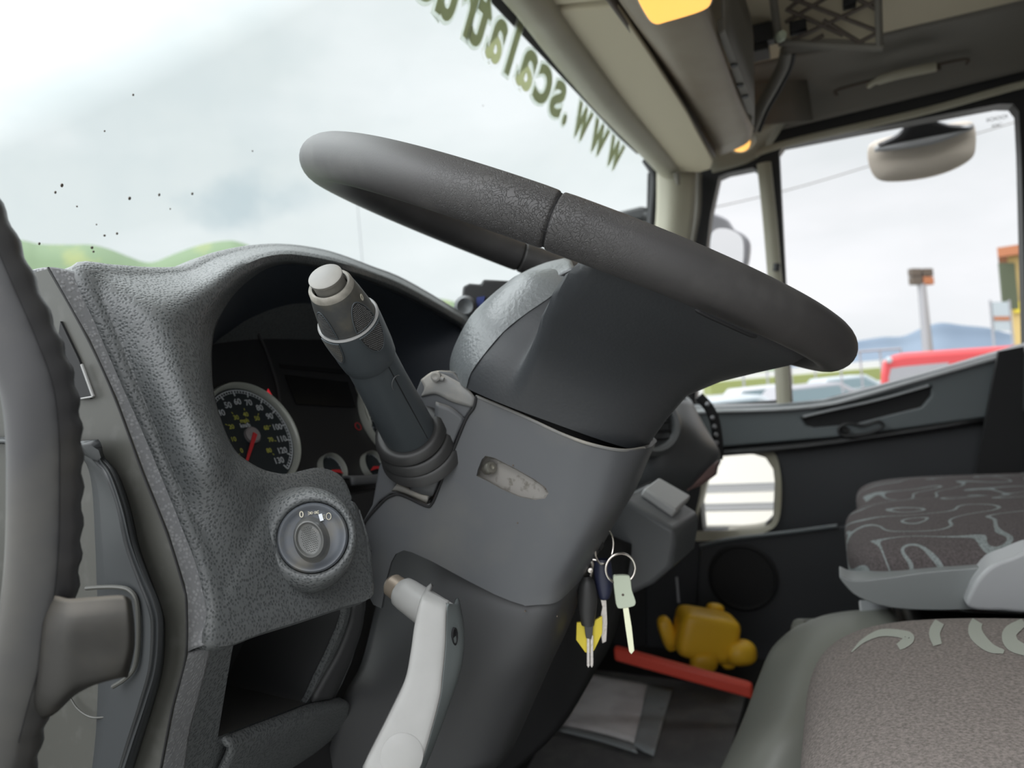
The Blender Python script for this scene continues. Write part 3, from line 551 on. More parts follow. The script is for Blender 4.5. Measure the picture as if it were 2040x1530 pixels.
# ================================================================== OUTSIDE
def outside():
    GZ = -2.0
    m = MB(); m.box((150, 100, GZ-.05), (900, 0, 0), (0, 900, 0), (0, 0, .05)); struct(m.build('ground', M['ground'], smooth=0), 'pale concrete yard outside the cab')
    def ridge(name, pts, d, mt, label, depth=1.5, seed=1):
        rnd = random.Random(seed); top = []
        for a, b in pts: top.append(V(a, b, d))
        top = crv(top, 8); rows = [[], [], [], []]
        for i, p in enumerate(top):
            dv = Vector((p.x, p.y, 0)).normalized(); j = d*.004*rnd.uniform(-1, 1)*0
            rows[0].append(Vector((p.x, p.y, GZ))-dv*(p.z-GZ)*depth); rows[1].append(Vector((p.x, p.y, GZ+(p.z-GZ)*.55))-dv*(p.z-GZ)*depth*.4)
            rows[2].append(p+Vector((0, 0, j))); rows[3].append(Vector((p.x, p.y, GZ))+dv*(p.z-GZ)*depth)
        m = MB(); m.grid(surf(rows, 1, 4)); struct(m.build(name, mt, smooth=60), label)
    ridge('hill', [(-200, 480), (20, 490), (80, 499), (140, 500), (180, 500), (215, 507), (255, 521), (285, 531), (310, 531), (350, 516), (400, 500), (450, 492), (480, 495), (540, 515), (640, 545), (800, 590), (900, 603), (1000, 640), (1100, 668), (1250, 690), (1420, 715), (1560, 726)], 700, M['hill'], 'green hill with yellow patches beyond the windscreen')
    ridge('mountain', [(1300, 720), (1500, 705), (1640, 690), (1720, 677), (1760, 671), (1800, 669), (1840, 652), (1875, 643), (1920, 648), (1970, 653), (2010, 664), (2060, 668), (2250, 690)], 3200, M['mount'], 'distant mountain tinted haze blue behind the lamp mast')
    # lamp mast
    lm = thing('floodlight_mast', 'tall grey mast with a cluster of floodlights seen through the passenger window', 'mast', V(1848, 720, 60))
    t = V(1836, 566, 60); bz = GZ; m = MB(); m.tube([Vector((t.x, t.y, bz)), t], [.42, .30], 12); m.build('pole', M['postg'], lm)
    for dx in (-.45, .45):
        for dz in (.25, .9):
            m = MB(); m.box(t+R*dx+Vector((0, 0, dz)), R*.40, F*.3, (0, 0, .3)); m.build('floodlight', M['roof_o'] if (dx > 0 and dz < .5) else M['brown'], lm, bevel=.05)
    # building
    b = thing('building', 'yellow building with orange eaves at the right edge of the passenger window', 'building', V(2040, 720, 50))
    nY = Vector((0, -1, 0)); c = V(1998, 520, 50); w = R*7; 
    x0 = V(1997, 530, 50); bd = Vector((x0.x, x0.y, 0)).normalized(); br = Vector((bd.y, -bd.x, 0)); m = MB(); m.box(x0+br*7.3+Vector((0, 0, -5))+bd*4, br*7, bd*4, (0, 0, 6)); m.build('wall', M['wall_y'], b, smooth=0)
    m = MB(); m.box(x0+br*7.1+bd*4.2+Vector((0, 0, .85)), br*7.3, bd*5, (0, 0, .30)); m.build('eaves', M['roof_o'], b, smooth=0)
    m = MB(); m.box(V(2006, 570, 49.5)+R*.1, R*.48, F*.1, (0, 0, 1.5)); m.build('window', M['grn_w'], b, smooth=0)
    m = MB(); m.box(V(2036, 612, 49.5), R*.5, F*.1, (0, 0, .35)); m.build('yellow_band', M['tagy'], b, smooth=0)
    # sign stand
    s = thing('sign_stand', 'white roadside sign on two legs with an orange band, left of the yellow building', 'sign', V(1993, 690, 40))
    cc = V(1994, 630, 40); m = MB(); m.box(cc, R*.42, F*.04, (0, 0, .75)); m.build('board', M['carw'], s, smooth=0)
    m = MB(); m.box(cc-F*.06+Vector((0, 0, -.12)), R*.40, F*.02, (0, 0, .1)); m.build('orange_band', M['roof_o'], s, smooth=0)
    for k in (-.5, .5):
        m = MB(); q = cc+R*k; m.tube([Vector((q.x, q.y, GZ)), q+Vector((0, 0, .85))], .06, 8); m.build('leg', M['postg'], s)
    # red truck
    r = thing('red_van', 'red vehicle roof beyond the passenger door sill', 'vehicle', V(1850, 780, 14))
    pts = [(1752, 748), (1756, 722), (1768, 709), (1800, 703), (1900, 696), (1990, 690), (2100, 682), (2100, 800), (1752, 800)]
    p0 = V(1850, 720, 14); P_ = [onP(a, b2, p0, F) for a, b2 in pts]; m = MB(); vd = Vector((P_[1].x, P_[1].y, 0)).normalized(); m.prism(P_, vd*2.0+Vector((.45, -.9, 0))*.6); m.build('body', M['redcar'], r, bevel=.1)
    pw = [onP(a, b2, p0-F*.03, F) for a, b2 in ((1772, 752), (1776, 734), (1800, 730), (1890, 722), (1890, 770), (1772, 772))]
    m = MB(); m.prism(pw, F*.06); m.build('side_window', M['postg'], r)
    m = MB(); m.lathe(onP(1771, 717, p0-F*.05, F), -F, [(.06, 0), (.05, .03), (0, .05)], 16); m.build('lamp', M['carw'], r)
    m = MB(); q0, q1 = onP(1812, 690, p0, F)+F*3, onP(1960, 679, p0, F)+F*3; m.tube([q0, q1], .03, 6)
    for tt in (0, .33, .66, 1): q = q0.lerp(q1, tt); m.tube([q, Vector((q.x, q.y, GZ))], .02, 6)
    tag(m.build('yard_railing', M['postg']), 'thin grey railing behind the red vehicle', 'railing')
    # parked cars
    def car(px, py, d, ww, label, col):
        o = thing('parked_car', label, 'car', V(px, py, d)); c = V(px, py, d); c.z = GZ
        m = MB(); prof = [(-1, .35), (-1, .8), (-.62, .92), (-.4, 1.42), (.35, 1.45), (.7, .98), (1, .85), (1, .35)]
        m.prism([c+R0*(x*ww)+Vector((0, 0, z)) for x, z in prof], F*1.7); m.build('body', col, o, bevel=.06)
        m = MB(); m.prism([c+R0*(x*ww)+Vector((0, 0, z))-F*.02 for x, z in ((-.56, .95), (-.38, 1.34), (.3, 1.36), (.55, 1.0))], F*.05); m.build('side_window', M['cargls'], o)
        for k in (-.62, .62):
            m = MB(); m.lathe(c+R0*(k*ww)+Vector((0, 0, .33))-F*.03, F, [(0, 0), (.33, 0), (.33, .2), (0, .2)], 18); m.build('wheel', M['black'], o)
    car(1450, 790, 17, 2.1, 'white car leftmost beyond the quarter window', M['carw'])
    car(1530, 780, 25, 2.1, 'pale car right of the leftmost white car beyond the quarter window', M['sill'])
    car(1625, 770, 22, 2.1, 'silver car low in the front corner of the passenger window', M['postg'])
    car(1690, 760, 30, 2.1, 'white car farther off beside the red vehicle', M['carw'])
    m = MB(); q = V(1590, 742, 75); m.box(Vector((q.x, q.y, GZ+.3)), R0*9, F*1.5, (0, 0, .9)); tag(m.build('grass_verge', M['grass']), 'yellow green verge behind the parked cars', 'grass', kind='stuff')
    for k in range(4):
        q = V(1480+k*48, 742, 45+3*k)
        m = MB(); m.tube([Vector((q.x, q.y, GZ)), Vector((q.x, q.y, GZ+3.2))], .06, 6); tag(m.build('yard_post', M['postg']), ['leftmost thin grey post behind the parked cars', 'thin grey post behind the pale car, just right of the leftmost post', 'thin grey post beside the cream window post', 'rightmost thin grey post, nearest the red vehicle'][k], 'post', group='posts behind the parked cars')
    # white slatted barrier seen through the low window
    b = thing('barrier', 'white boarded barrier seen through the low door window', 'barrier', V(1470, 990, 3.4))
    bx = 3.3
    for (ya, yb, mt) in ((880, 962, 'barw'), (966, 978, 'barg'), (981, 1001, 'barw'), (1005, 1016, 'barg'), (1018, 1046, 'barw'), (1048, 1100, 'barg')):
        za, zb = onX(1480, ya, bx).z, onX(1480, yb, bx).z
        m = MB(); m.abox(bx, bx+.03, -.6, 1.2, zb, za); m.build('board', M[mt], b, smooth=0)
    for y_ in (-.6, 1.1): m = MB(); m.abox(bx+.04, bx+.1, y_, y_+.1, -2.0, -.2); m.build('post', M['barg'], b)
    # overhead cable
    m = MB(); m.tube(crv([V(1300, 440, 30), V(1560, 381, 30), V(1800, 310, 30), V(2200, 190, 30)], 5), .018, 5); tag(m.build('overhead_cable', M['brown']), 'thin overhead cable crossing the sky of the passenger window', 'cable')
    q_ = V(712, 405, 20); m = MB(); m.tube([Vector((q_.x, q_.y, GZ)), q_], .012, 5); tag(m.build('thin_antenna', M['postg']), 'thin upright aerial beyond the windscreen left of the wheel', 'antenna')
    # near mirrors
    k = thing('kerb_mirror', 'rounded kerb mirror hanging above the passenger window outside', 'mirror', X(1830, 300, 2.2))
    pts = crv([X(a, b2, 2.24) for a, b2 in ((1728, 300), (1742, 282), (1790, 268), (1870, 250), (1925, 241), (1942, 252), (1944, 290), (1936, 315), (1900, 338), (1850, 354), (1790, 362), (1750, 358), (1733, 335))], 4, True)
    m = MB(); cc = sum(pts, Vector())/len(pts); rows = [[p for p in pts], [cc+(p-cc)*.96+Vector((.03, 0, .01)) for p in pts], [cc+(p-cc)*.6+Vector((.07, 0, .02)) for p in pts], [cc+(p-cc)*.02+Vector((.085, 0, .02)) for p in pts]]
    m.grid(rows, cu=True); m.grid([[p for p in pts], [cc+(p-cc)*.97-Vector((.003, 0, 0)) for p in pts], [cc+(p-cc)*.02-Vector((.004, 0, 0)) for p in pts]], cu=True); m.build('mirror_shell', M['kmirror'], k, smooth=60)
    rows = [[X(1742, 292, 2.222), X(1790, 280, 2.222), X(1860, 264, 2.222), X(1940, 246, 2.222)], [X(1742, 302, 2.222), X(1795, 296, 2.218), X(1865, 284, 2.218), X(1940, 256, 2.222)]]
    G('mirror_rim', rows, M['sill'], k, nu=5, nv=2, solid=.006)
    rows = [[X(1796, 228, 2.2), X(1875, 208, 2.2)], [X(1800, 256, 2.2), X(1866, 240, 2.2)], [X(1790, 272, 2.21), X(1890, 252, 2.21)], [X(1750, 292, 2.22), X(1938, 256, 2.22)]]
    G('bracket', rows, M['gasket'], k, nu=4, nv=4, solid=.02)
    m = MB(); m.tube([X(1835, 205, 2.03), X(1835, 232, 2.21)], .015, 8); m.build('mounting_stud', M['gasket'], k)
    k = thing('wing_mirror', 'passenger wing mirror with grey shell seen through the quarter window', 'mirror', X(1450, 480, 2.3))
    def mm(l, x): return [X(a, b2, x) for a, b2 in l]
    pts = crv(mm([(1398, 425), (1420, 424), (1448, 436), (1462, 455), (1480, 465), (1492, 480), (1491, 510), (1484, 535), (1470, 550), (1398, 540)], 2.40), 4, True)
    m = MB(); m.prism(pts, (.06, 0, 0)); m.build('mirror_shell', M['postg'], k, bevel=.015)
    q0_ = X(1450, 490, 2.325); mm2 = lambda l: [onP(a, b2, q0_, (-.59, -.81, -.03)) for a, b2 in l]
    pts = crv(mm2([(1418, 478), (1424, 458), (1445, 455), (1468, 464), (1480, 480), (1480, 520), (1470, 545), (1420, 530), (1416, 500)]), 4, True)
    m = MB(); m.prism(pts, (.006, 0.004, 0)); m.build('mirror_glass', M['mirror'], k)
    pts = mm([(1405, 350), (1427, 350), (1425, 385), (1412, 418), (1395, 440), (1385, 440)], 2.3)
    m = MB(); m.prism(pts, (.05, 0, 0)); m.build('mirror_arm', M['blackpl'], k, bevel=.008)
    m = MB(); m.tube([X(1396, 425, 2.03), X(1396, 425, 2.42)], .012, 8); m.build('mounting_stud', M['blackpl'], k)
    k = thing('front_mirror', 'dark front mirror outside the windscreen lower corner', 'mirror', X(1260, 425, 2.14)); m = MB(); m.prism(mm([(1225, 422), (1275, 410), (1290, 412), (1294, 432), (1290, 440), (1230, 440)], 2.1), (.08, 0, 0)); m.build('mirror_shell', M['blackpl'], k, bevel=.01)
    m = MB(); m.tube([X(1280, 428, 2.12), X(1310, 430, 2.04)], .01, 8); m.build('mirror_arm', M['blackpl'], k)
outside()

# ================================================================== DASHBOARD
dash = thing('dashboard', 'dark grained truck dashboard with arched instrument hood', 'dashboard', (.6, .42, 0))
FPp, FPn = Vector((0, .37, 0)), Vector((0, -1, .4)).normalized()
def FP(px, py, lift=0): return onP(px, py, FPp+FPn*lift, FPn)
I_ = [(990, 800), (960, 730), (925, 655), (892, 630), (806, 583), (737, 554), (669, 532), (600, 519), (565, 517), (530, 525), (502, 541), (475, 562), (451, 588), (430, 622), (416, 655), (411, 690), (410, 721), (412, 772), (423, 823), (447, 886), (471, 917), (510, 941), (540, 949), (569, 951), (600, 944), (625, 939), (650, 943), (668, 952), (678, 964), (684, 978), (690, 995)]
O_ = [(1000, 796), (972, 725), (936, 648), (909, 624), (806, 564), (737, 537), (667, 512), (610, 500), (560, 496), (510, 499), (460, 508), (415, 521), (365, 543), (300, 546), (230, 542), (158, 545), (200, 650), (250, 765), (290, 855), (337, 968), (370, 1050), (400, 1130), (419, 1215), (424, 1279), (520, 1250), (600, 1226), (668, 1204), (729, 1185), (732, 1150), (726, 1090), (706, 1020)]
rows = []
nI = len(I_)
for k in range(nI):
    a, b = I_[k], O_[k]; r_ = []
    arch = 1 if k <= 12 else 0
    for t, lf in ((0, .002), (.05, .009), (.16, .019), (.32, .023), (.50, .018), (.68, .010), (.85, .003), (1, 0)):
        if k >= 20: lf *= max(.25, 1-(k-19)*.25)
        if k <= 5: lf = lf*.5
        r_.append(FP(a[0]+(b[0]-a[0])*t, a[1]+(b[1]-a[1])*t, lf))
    e_ = r_[-1]; r_ += [e_+Vector((.001, .008, 0)), e_+Vector((.004, .05, -.014)), Vector((e_.x+.02, .60, -.01))] if k <= 15 else [e_+Vector((.0, .010, 0)), e_+Vector((0, .02, .0)), e_+Vector((0, .024, 0))]
    rows.append(r_)
G('fascia', rows, M['leather'], dash, nu=3, nv=5, solid=.004)
# hood interior
CPp, CPn = Vector((.554, .494, -.02)), Vector((-.1, -1, .4)).normalized()
def CP(px, py, lift=0): return onP(px, py, CPp, CPn)+CPn*lift
B_ = [(800, 960), (795, 900), (785, 810), (772, 745), (745, 700), (718, 668), (690, 655), (640, 645), (600, 641), (560, 641), (520, 646), (485, 655), (455, 667), (430, 682), (405, 710), (388, 745), (380, 790), (385, 840), (400, 890), (430, 940), (460, 965), (500, 985), (540, 990), (569, 990), (600, 990), (625, 990), (650, 990), (668, 990), (678, 990), (690, 990), (700, 1000)]
r0 = [FP(a, b, .004) for a, b in I_]; r2 = [CP(a, b, -.001) for a, b in B_]; r1 = [(p*.5+q*.5)+(Vector((0, 0, .004)) if k < 12 else Vector()) for k, (p, q) in enumerate(zip(r0, r2))]
G('hood_interior', [r0, r1, r2], M['navy'], dash, nu=4, nv=5, solid=.002)
# edge strip
SL = [(94, 531), (106, 552), (173, 674), (227, 792), (282, 941), (330, 1060), (362, 1160), (369, 1197), (369, 1250), (366, 1306)]
SR = [(158, 545), (172, 585), (225, 700), (276, 820), (337, 968), (385, 1085), (415, 1165), (421, 1200), (424, 1240), (423, 1279)]
rows = []
for a, b in zip(SL, SR):
    p = FP(*a); q = FP(*b, .0006); p.y += .004
    if p.x < .303: p = p*(.303/p.x)
    rows.append([p+Vector((.001, .022, 0)), p, p*.65+q*.35+FPn*.0022, q+(p-q)*.12+FPn*.001, q])
G('fascia_edge_strip', rows, M['strip'], dash, nu=4, nv=5, solid=.003)
def LPn(px, py, x=.317, y=None): 
    return onP(px, py, (0, .330, -.125), Vector((0, -1, -.60)))
SL2 = [(366, 1306), (358, 1350), (341, 1412), (330, 1470), (318, 1530), (300, 1620)]; SR2 = [(423, 1279), (410, 1320), (376, 1455), (369, 1530), (355, 1620)]
SR2 = [(423, 1283), (412, 1330), (394, 1400), (378, 1462), (369, 1530), (352, 1620)]
rows = []
for a, b in zip(SL2, SR2):
    p = LPn(*a); q = LPn(*b); p = p*(max(p.x, .303)/p.x); rows.append([p+Vector((.001, .02, 0)), p, p*.5+q*.5+Vector((0, -.0016, 0)), q])
G('lower_edge_strip', rows, M['strip'], dash, nu=4, nv=5, solid=.003)
# side panel (faces the open door) on the plane x = .30
def SP(px, py, x=.300): return onX(px, py, x)
m = MB(); m.prism([SP(a, b) for a, b in ((-300, 545), (60, 545), (94, 536), (175, 676), (229, 794), (284, 943), (332, 1062), (364, 1165), (370, 1200), (370, 1306), (343, 1412), (320, 1530), (300, 1640), (-300, 1640))], (.0015, 0, 0)); m.build('side_panel', M['side'], dash)
ridge_ = [(165, 880), (200, 915), (222, 945), (245, 1010), (262, 1085), (285, 1150), (306, 1205), (313, 1250), (308, 1330), (290, 1400), (268, 1470), (240, 1560)]
rows = [[SP(a, b, .297) for a, b in ridge_], [SP(a+16, b, .300) for a, b in ridge_], [SP(a+34, b+8, .301) for a, b in ridge_]]
inner_ = [(-200, 880), (100, 880), (150, 900), (180, 950), (190, 1090), (192, 1150), (195, 1205), (196, 1250), (196, 1330), (194, 1400), (190, 1470), (180, 1560)]
rows = [[SP(a, b, .2985) for a, b in inner_]]+[[SP(a-9, b, .290) for a, b in ridge_], [SP(a, b, .2905) for a, b in ridge_], [SP(a+16, b+4, .299) for a, b in ridge_]]
G('raised_side_moulding', rows, M['side_dark'], dash, nu=6, nv=4, solid=.003)
m = MB(); m.tube(crv([SP(a, b, .2985) for a, b in ((96, 533), (175, 676), (229, 794), (284, 943), (332, 1062), (364, 1165), (371, 1200), (370, 1306), (343, 1412), (320, 1530), (305, 1600))], 5), .0006, 8); m.build('panel_gap', M['black'], dash)
# corner of the driver's quarter window with its gasket
m = MB(); m.prism([SP(a, b, .2985) for a, b in ((120, 640), (156, 715), (184, 788), (178, 795), (100, 795))], (.003, 0, 0)); m.build('quarter_window_gasket', M['black'], dash)
m = MB(); m.tube([SP(163, 726, .297), SP(186, 790, .297)], .0009, 8); m.tube([SP(186, 790, .297), SP(150, 796, .297)], .0005, 8); m.build('gasket_lip', M['silverline'], dash)
# storage pocket
def PP(px, py, lift=0): return onP(px, py, (0, .330, -.125), Vector((0, -1, -.60)))+Vector((0, -1, 0))*lift
rows = [[PP(424, 1281, -.001), PP(520, 1252), PP(600, 1228), PP(680, 1202), PP(729, 1187)], [PP(430, 1290), PP(522, 1262), PP(602, 1236), PP(680, 1212), PP(722, 1198)]]
po = [(424, 1280), (560, 1238), (730, 1186), (728, 1215), (718, 1262), (700, 1320), (682, 1362), (668, 1388), (672, 1410), (662, 1480), (560, 1530), (545, 1545), (540, 1640), (352, 1640), (369, 1530), (378, 1462), (394, 1400), (412, 1330)]
ph = [(470, 1263), (520, 1248), (600, 1224), (692, 1202), (690, 1225), (682, 1250), (660, 1300), (635, 1350), (618, 1388), (610, 1400), (560, 1420), (480, 1450), (434, 1468), (450, 1370), (462, 1300)]
po3 = crv([PP(a, b) for a, b in po], 1, True); ph3 = [PP(a, b) for a, b in ph]
m = MB(); m.prism(po3, (0, .006, 0), [ph3]); m.build('pocket_surround', M['leather'], dash, bevel=.0015)
m = MB(); bk = [p+Vector((.02, .10, .0)) for p in ph3]; m.grid([ph3, [p+Vector((.004, .02, 0)) for p in ph3], bk], cu=True); vs = [m.v(p) for p in bk]; m.face(vs); m.build('pocket_liner', M['cover_dark'], dash, smooth=40)
rows = [[PP(a, b, .0) for a, b in ((728, 1190), (722, 1250), (702, 1310), (680, 1360), (664, 1395))], [PP(a, b, .006) for a, b in ((712, 1196), (706, 1250), (686, 1305), (662, 1352), (643, 1392))], [PP(a, b, .004) for a, b in ((697, 1203), (690, 1245), (668, 1302), (640, 1352), (614, 1398))]]
G('pocket_side_bar', rows, M['cover_dark'], dash, nu=4, nv=4, solid=.004)
rows = [[PP(a, b, .004) for a, b in ((436, 1466), (480, 1449), (560, 1419), (612, 1400), (650, 1392), (668, 1388))], [PP(a, b, .012) for a, b in ((432, 1488), (480, 1472), (560, 1440), (615, 1418), (655, 1404), (672, 1402))], [PP(a, b, .010) for a, b in ((420, 1530), (480, 1520), (560, 1495), (615, 1470), (650, 1450), (668, 1440))], [PP(a, b, 0) for a, b in ((400, 1620), (480, 1600), (560, 1560), (610, 1530), (640, 1500), (662, 1480))]]
G('pocket_front_lip', rows, M['leather'], dash, nu=4, nv=4, solid=.004)
# cluster tray and dark gap right of the fascia
rows = [[CP(655, 958, .010), CP(700, 958, .010), CP(760, 950, .010)], [CP(655, 972, .03), CP(700, 970, .03), CP(760, 962, .03)], [CP(660, 990, .03), CP(705, 988, .03), CP(765, 980, .03)]]
G('cluster_tray', rows, M['pod'], dash, nu=4, nv=3, solid=.003)
m = MB(); m.prism([onY(a, b, .42) for a, b in ((690, 990), (830, 960), (900, 1530), (900, 1900), (500, 1900), (520, 1500), (690, 1230), (690, 1000))], (0, .02, 0)); m.build('lower_dash_panel', M['blackpl'], dash)
# lower right knee panel, behind the column
rows = [[V(1120, 1080, .80), V(1190, 1060, .84), V(1262, 1085, .90)], [V(1090, 1200, .80), V(1170, 1190, .84), V(1228, 1255, .88)], [V(1040, 1330, .80), V(1120, 1330, .82), V(1182, 1345, .86)], [V(980, 1450, .80), V(1050, 1450, .82), V(1113, 1455, .84)], [V(900, 1560, .80), V(960, 1560, .82), V(1000, 1560, .84)]]
G('knee_panel', rows, M['blackpl'], dash, nu=4, nv=4, solid=.01)
# passenger side of the dash
DX = 1.15
rows = [[V(1180, 800, 1.22), V(1290, 800, 1.16), V(1350, 795, 1.16), V(1378, 800, 1.22), V(1370, 790, 1.40)], [V(1180, 870, 1.16), V(1290, 860, 1.10), V(1360, 850, 1.10), V(1402, 850, 1.18), V(1400, 845, 1.4)], [V(1200, 930, 1.14), V(1290, 920, 1.08), V(1370, 905, 1.09), V(1431, 903, 1.18), V(1430, 900, 1.4)], [V(1220, 980, 1.14), V(1290, 975, 1.09), V(1366, 960, 1.10), V(1410, 935, 1.16), V(1434, 925, 1.4)], [V(1230, 1040, 1.2), V(1290, 1030, 1.15), V(1350, 1010, 1.15), V(1372, 978, 1.16), V(1400, 960, 1.3)]]
G('centre_fascia', rows, M['pod'], dash, nu=5, nv=5, solid=.006)
rows = [[V(1372, 950, 1.11), V(1400, 935, 1.14), V(1433, 918, 1.19)], [V(1370, 978, 1.12), V(1400, 965, 1.15), V(1428, 945, 1.2)]]
G('pink_reflection_band', rows, mat('painted_pink_reflection', (.42, .27, .25), .4), dash, nu=3, nv=3, solid=.004)  # pink reflection under the dash edge, painted as a strip of its own
vc = V(1296, 846, 1.075); m = MB(); m.lathe(vc, (-.75, -.6, .25), [(.046, -.02), (.046, .004), (.040, .010), (.034, .008), (.032, -.01), (0, -.01)], 36); m.build('air_vent', M['pod'], dash)
m = MB()
for k in range(-2, 3): m.box(vc+Vector((-.75, -.6, .25)).normalized()*.0+Vector((0, 0, k*.011)), Vector((.6, -.75, 0))*.03, Vector((-.75, -.6, .25))*.004, (0, 0, .001))
m.build('vent_slats', M['black'], dash)
# dash top beyond the hood with a phone clamp
rows = [[V(830, 585, 1.02), V(905, 612, 1.02), V(960, 640, 1.02)], [V(860, 600, .98), V(915, 635, .98), V(960, 665, .98)]]
G('dash_pad', rows, M['pod'], dash, nu=3, nv=2, solid=.01)
rows = [[Vector((x, .35, -.10)), Vector((x, .37, .02)), Vector((x, .42, .07)), Vector((x, .62, .06))] for x in (.98, 1.4, 1.9)]
G('passenger_dash', rows, M['pod'], dash, nu=3, nv=2, solid=.01)
rows = [[Vector((x, .38, -.10)), Vector((x, .45, -.3)), Vector((x, .60, -.5)), Vector((x, .61, -.66))] for x in (.9, 1.4, 1.96)]
G('passenger_knee_panel', rows, M['blackpl'], dash, nu=3, nv=2, solid=.01)

# switch pod
pod = thing('switch_pod', 'grey console pod with a pale rocker switch right of the steering column', 'console', V(1310, 1030, .93))
T_ = [V(1238, 989, .90), V(1298, 957, .97), V(1392, 1018, .96), V(1345, 1056, .88)]
d_ = Vector((0, .02, -1))
b0 = [V(1238, 989, .90), V(1345, 1056, .88), V(1345, 1085, .88), V(1338, 1130, .885), V(1300, 1165, .89), V(1250, 1190, .895), V(1190, 1210, .90), V(1160, 1120, .91), V(1200, 1050, .905)]
nn = (b0[1]-b0[0]).cross(b0[4]-b0[0]).normalized(); b0 = [p-nn*((p-b0[0]).dot(nn)) for p in b0]
off = T_[2]-T_[3]; off = off-Vector((0, 0, off.z))*.3
m = MB(); m.prism(b0, off); m.build('pod_body', M['pod'], pod, bevel=.006, seg=4)
n2 = (T_[1]-T_[0]).cross(T_[3]-T_[0]).normalized(); n2 = n2 if n2.z > 0 else -n2
def TP(px, py): return onP(px, py, T_[0], n2)
m = MB(); q = [TP(1276, 985), TP(1306, 963), TP(1370, 1000), TP(1340, 1030)]; m.prism([p-n2*.002 for p in q], n2*.012); m.build('rocker_switch', M['rocker'], pod, bevel=.003)
m = MB(); qq = [TP(1246, 984), TP(1297, 960)]; m.tube([p+n2*.0005 for p in qq], .0008, 6); m.build('pod_seam', M['blackpl'], pod)
# beaded strap
st = thing('beaded_strap', 'black strap with a row of pale beads hanging in front of the passenger door', 'strap', V(1428, 850, 1.3))
m = MB(); m.tube(crv([V(1392, 790, 1.3), V(1412, 812, 1.3), V(1424, 840, 1.3), V(1430, 880, 1.3), V(1430, 915, 1.3)], 5), .0085, 10, ell=((1, 0, 0), .5)); m.build('strap', M['black'], st)
for a, b in ((1410, 805), (1420, 832), (1424, 850), (1427, 866), (1428, 882), (1429, 897)):
    m = MB(); m.lathe(V(a, b, 1.288), -F, [(.004, -.002), (.003, .002), (0, .003)], 10); m.build('bead', M['postg'], st)
# phone holder
ph_ = thing('phone_clamp', 'black phone clamp with a blue inner pad on the dash behind the wheel hub', 'phone holder', V(960, 610, .98))
m = MB(); m.prism([V(a, b, .98) for a, b in ((922, 570), (935, 564), (958, 566), (962, 556), (1030, 560), (1030, 640), (950, 640), (925, 610), (920, 590))], F*.03); m.build('clamp_body', M['blackpl'], ph_, bevel=.003)
m = MB(); m.prism([V(a, b, .975) for a, b in ((950, 592), (966, 590), (962, 615), (948, 612))], F*.004); m.build('blue_pad', mat('blue_pad', (.03, .05, .22), .5), ph_)
m = MB(); m.lathe(V(928, 612, .975), -F, [(.014, 0), (.014, .012), (.010, .016), (.004, .012), (0, .012)], 20); m.tube([V(915, 600, .97), V(928, 606, .97)], .006, 10); m.build('clamp_screw', M['pod'], ph_)
m = MB(); m.tube([V(930, 620, .99), V(960, 660, .99)], .012, 10); m.build('clamp_foot', M['pod'], ph_)

# ================================================================== INSTRUMENT CLUSTER
cl = thing('instrument_cluster', 'instrument cluster with speedometer, small gauges and dark display', 'instrument cluster', CPp)
cx = Vector((0, 0, 1)).cross(CPn).normalized()
if cx.x < 0: cx = -cx
cy = CPn.cross(cx).normalized(); cy = cy if cy.z > 0 else -cy
cx = (cx+cy*-.0).normalized()
m = MB(); m.prism([CP(a, b, -.001) for a, b in ((370, 620), (800, 620), (860, 1010), (380, 1010))], -CPn*.01); m.build('cluster_face', M['cluster'], cl)
m = MB(); m.tube(crv([CP(502, 655, .004), CP(520, 690, .004), CP(535, 730, .004), CP(548, 775, .004), CP(556, 820, .002)], 5), .0014, 8); m.build('face_ridge', M['cover_dark'], cl)
m = MB(); m.prism([CP(a, b, .001) for a, b in ((566, 747), (692, 762), (708, 812), (590, 806))], -CPn*.0005)
m.build('display', M['screen'], cl)
m = MB(); m.prism([CP(a, b, .0012) for a, b in ((556, 726), (690, 738), (692, 746), (558, 734))], -CPn*.0005); m.build('upper_slot', M['black'], cl)
m = MB(); m.tube(crv([CP(700, 752, .002), CP(712, 790, .004), CP(728, 830, .004), (CP(742, 868, .002))], 5), [.0006]*3+[.0018]*10+[.0006]*3, 8); m.build('display_trim', M['bezel'], cl)
m = MB(); m.prism([CP(a, b, .002) for a, b in ((526, 793), (532, 776), (542, 794))], -CPn*.001); m.build('warning_triangle', M['warn'], cl)
m = MB(); m.tube([CP(711, 851, .002)+(cx*math.cos(t)+cy*math.sin(t))*.0042 for t in np.linspace(0, 6.28, 17)[:-1]], .0005, 6, closed=True); m.build('warning_ring', M['redp'], cl)
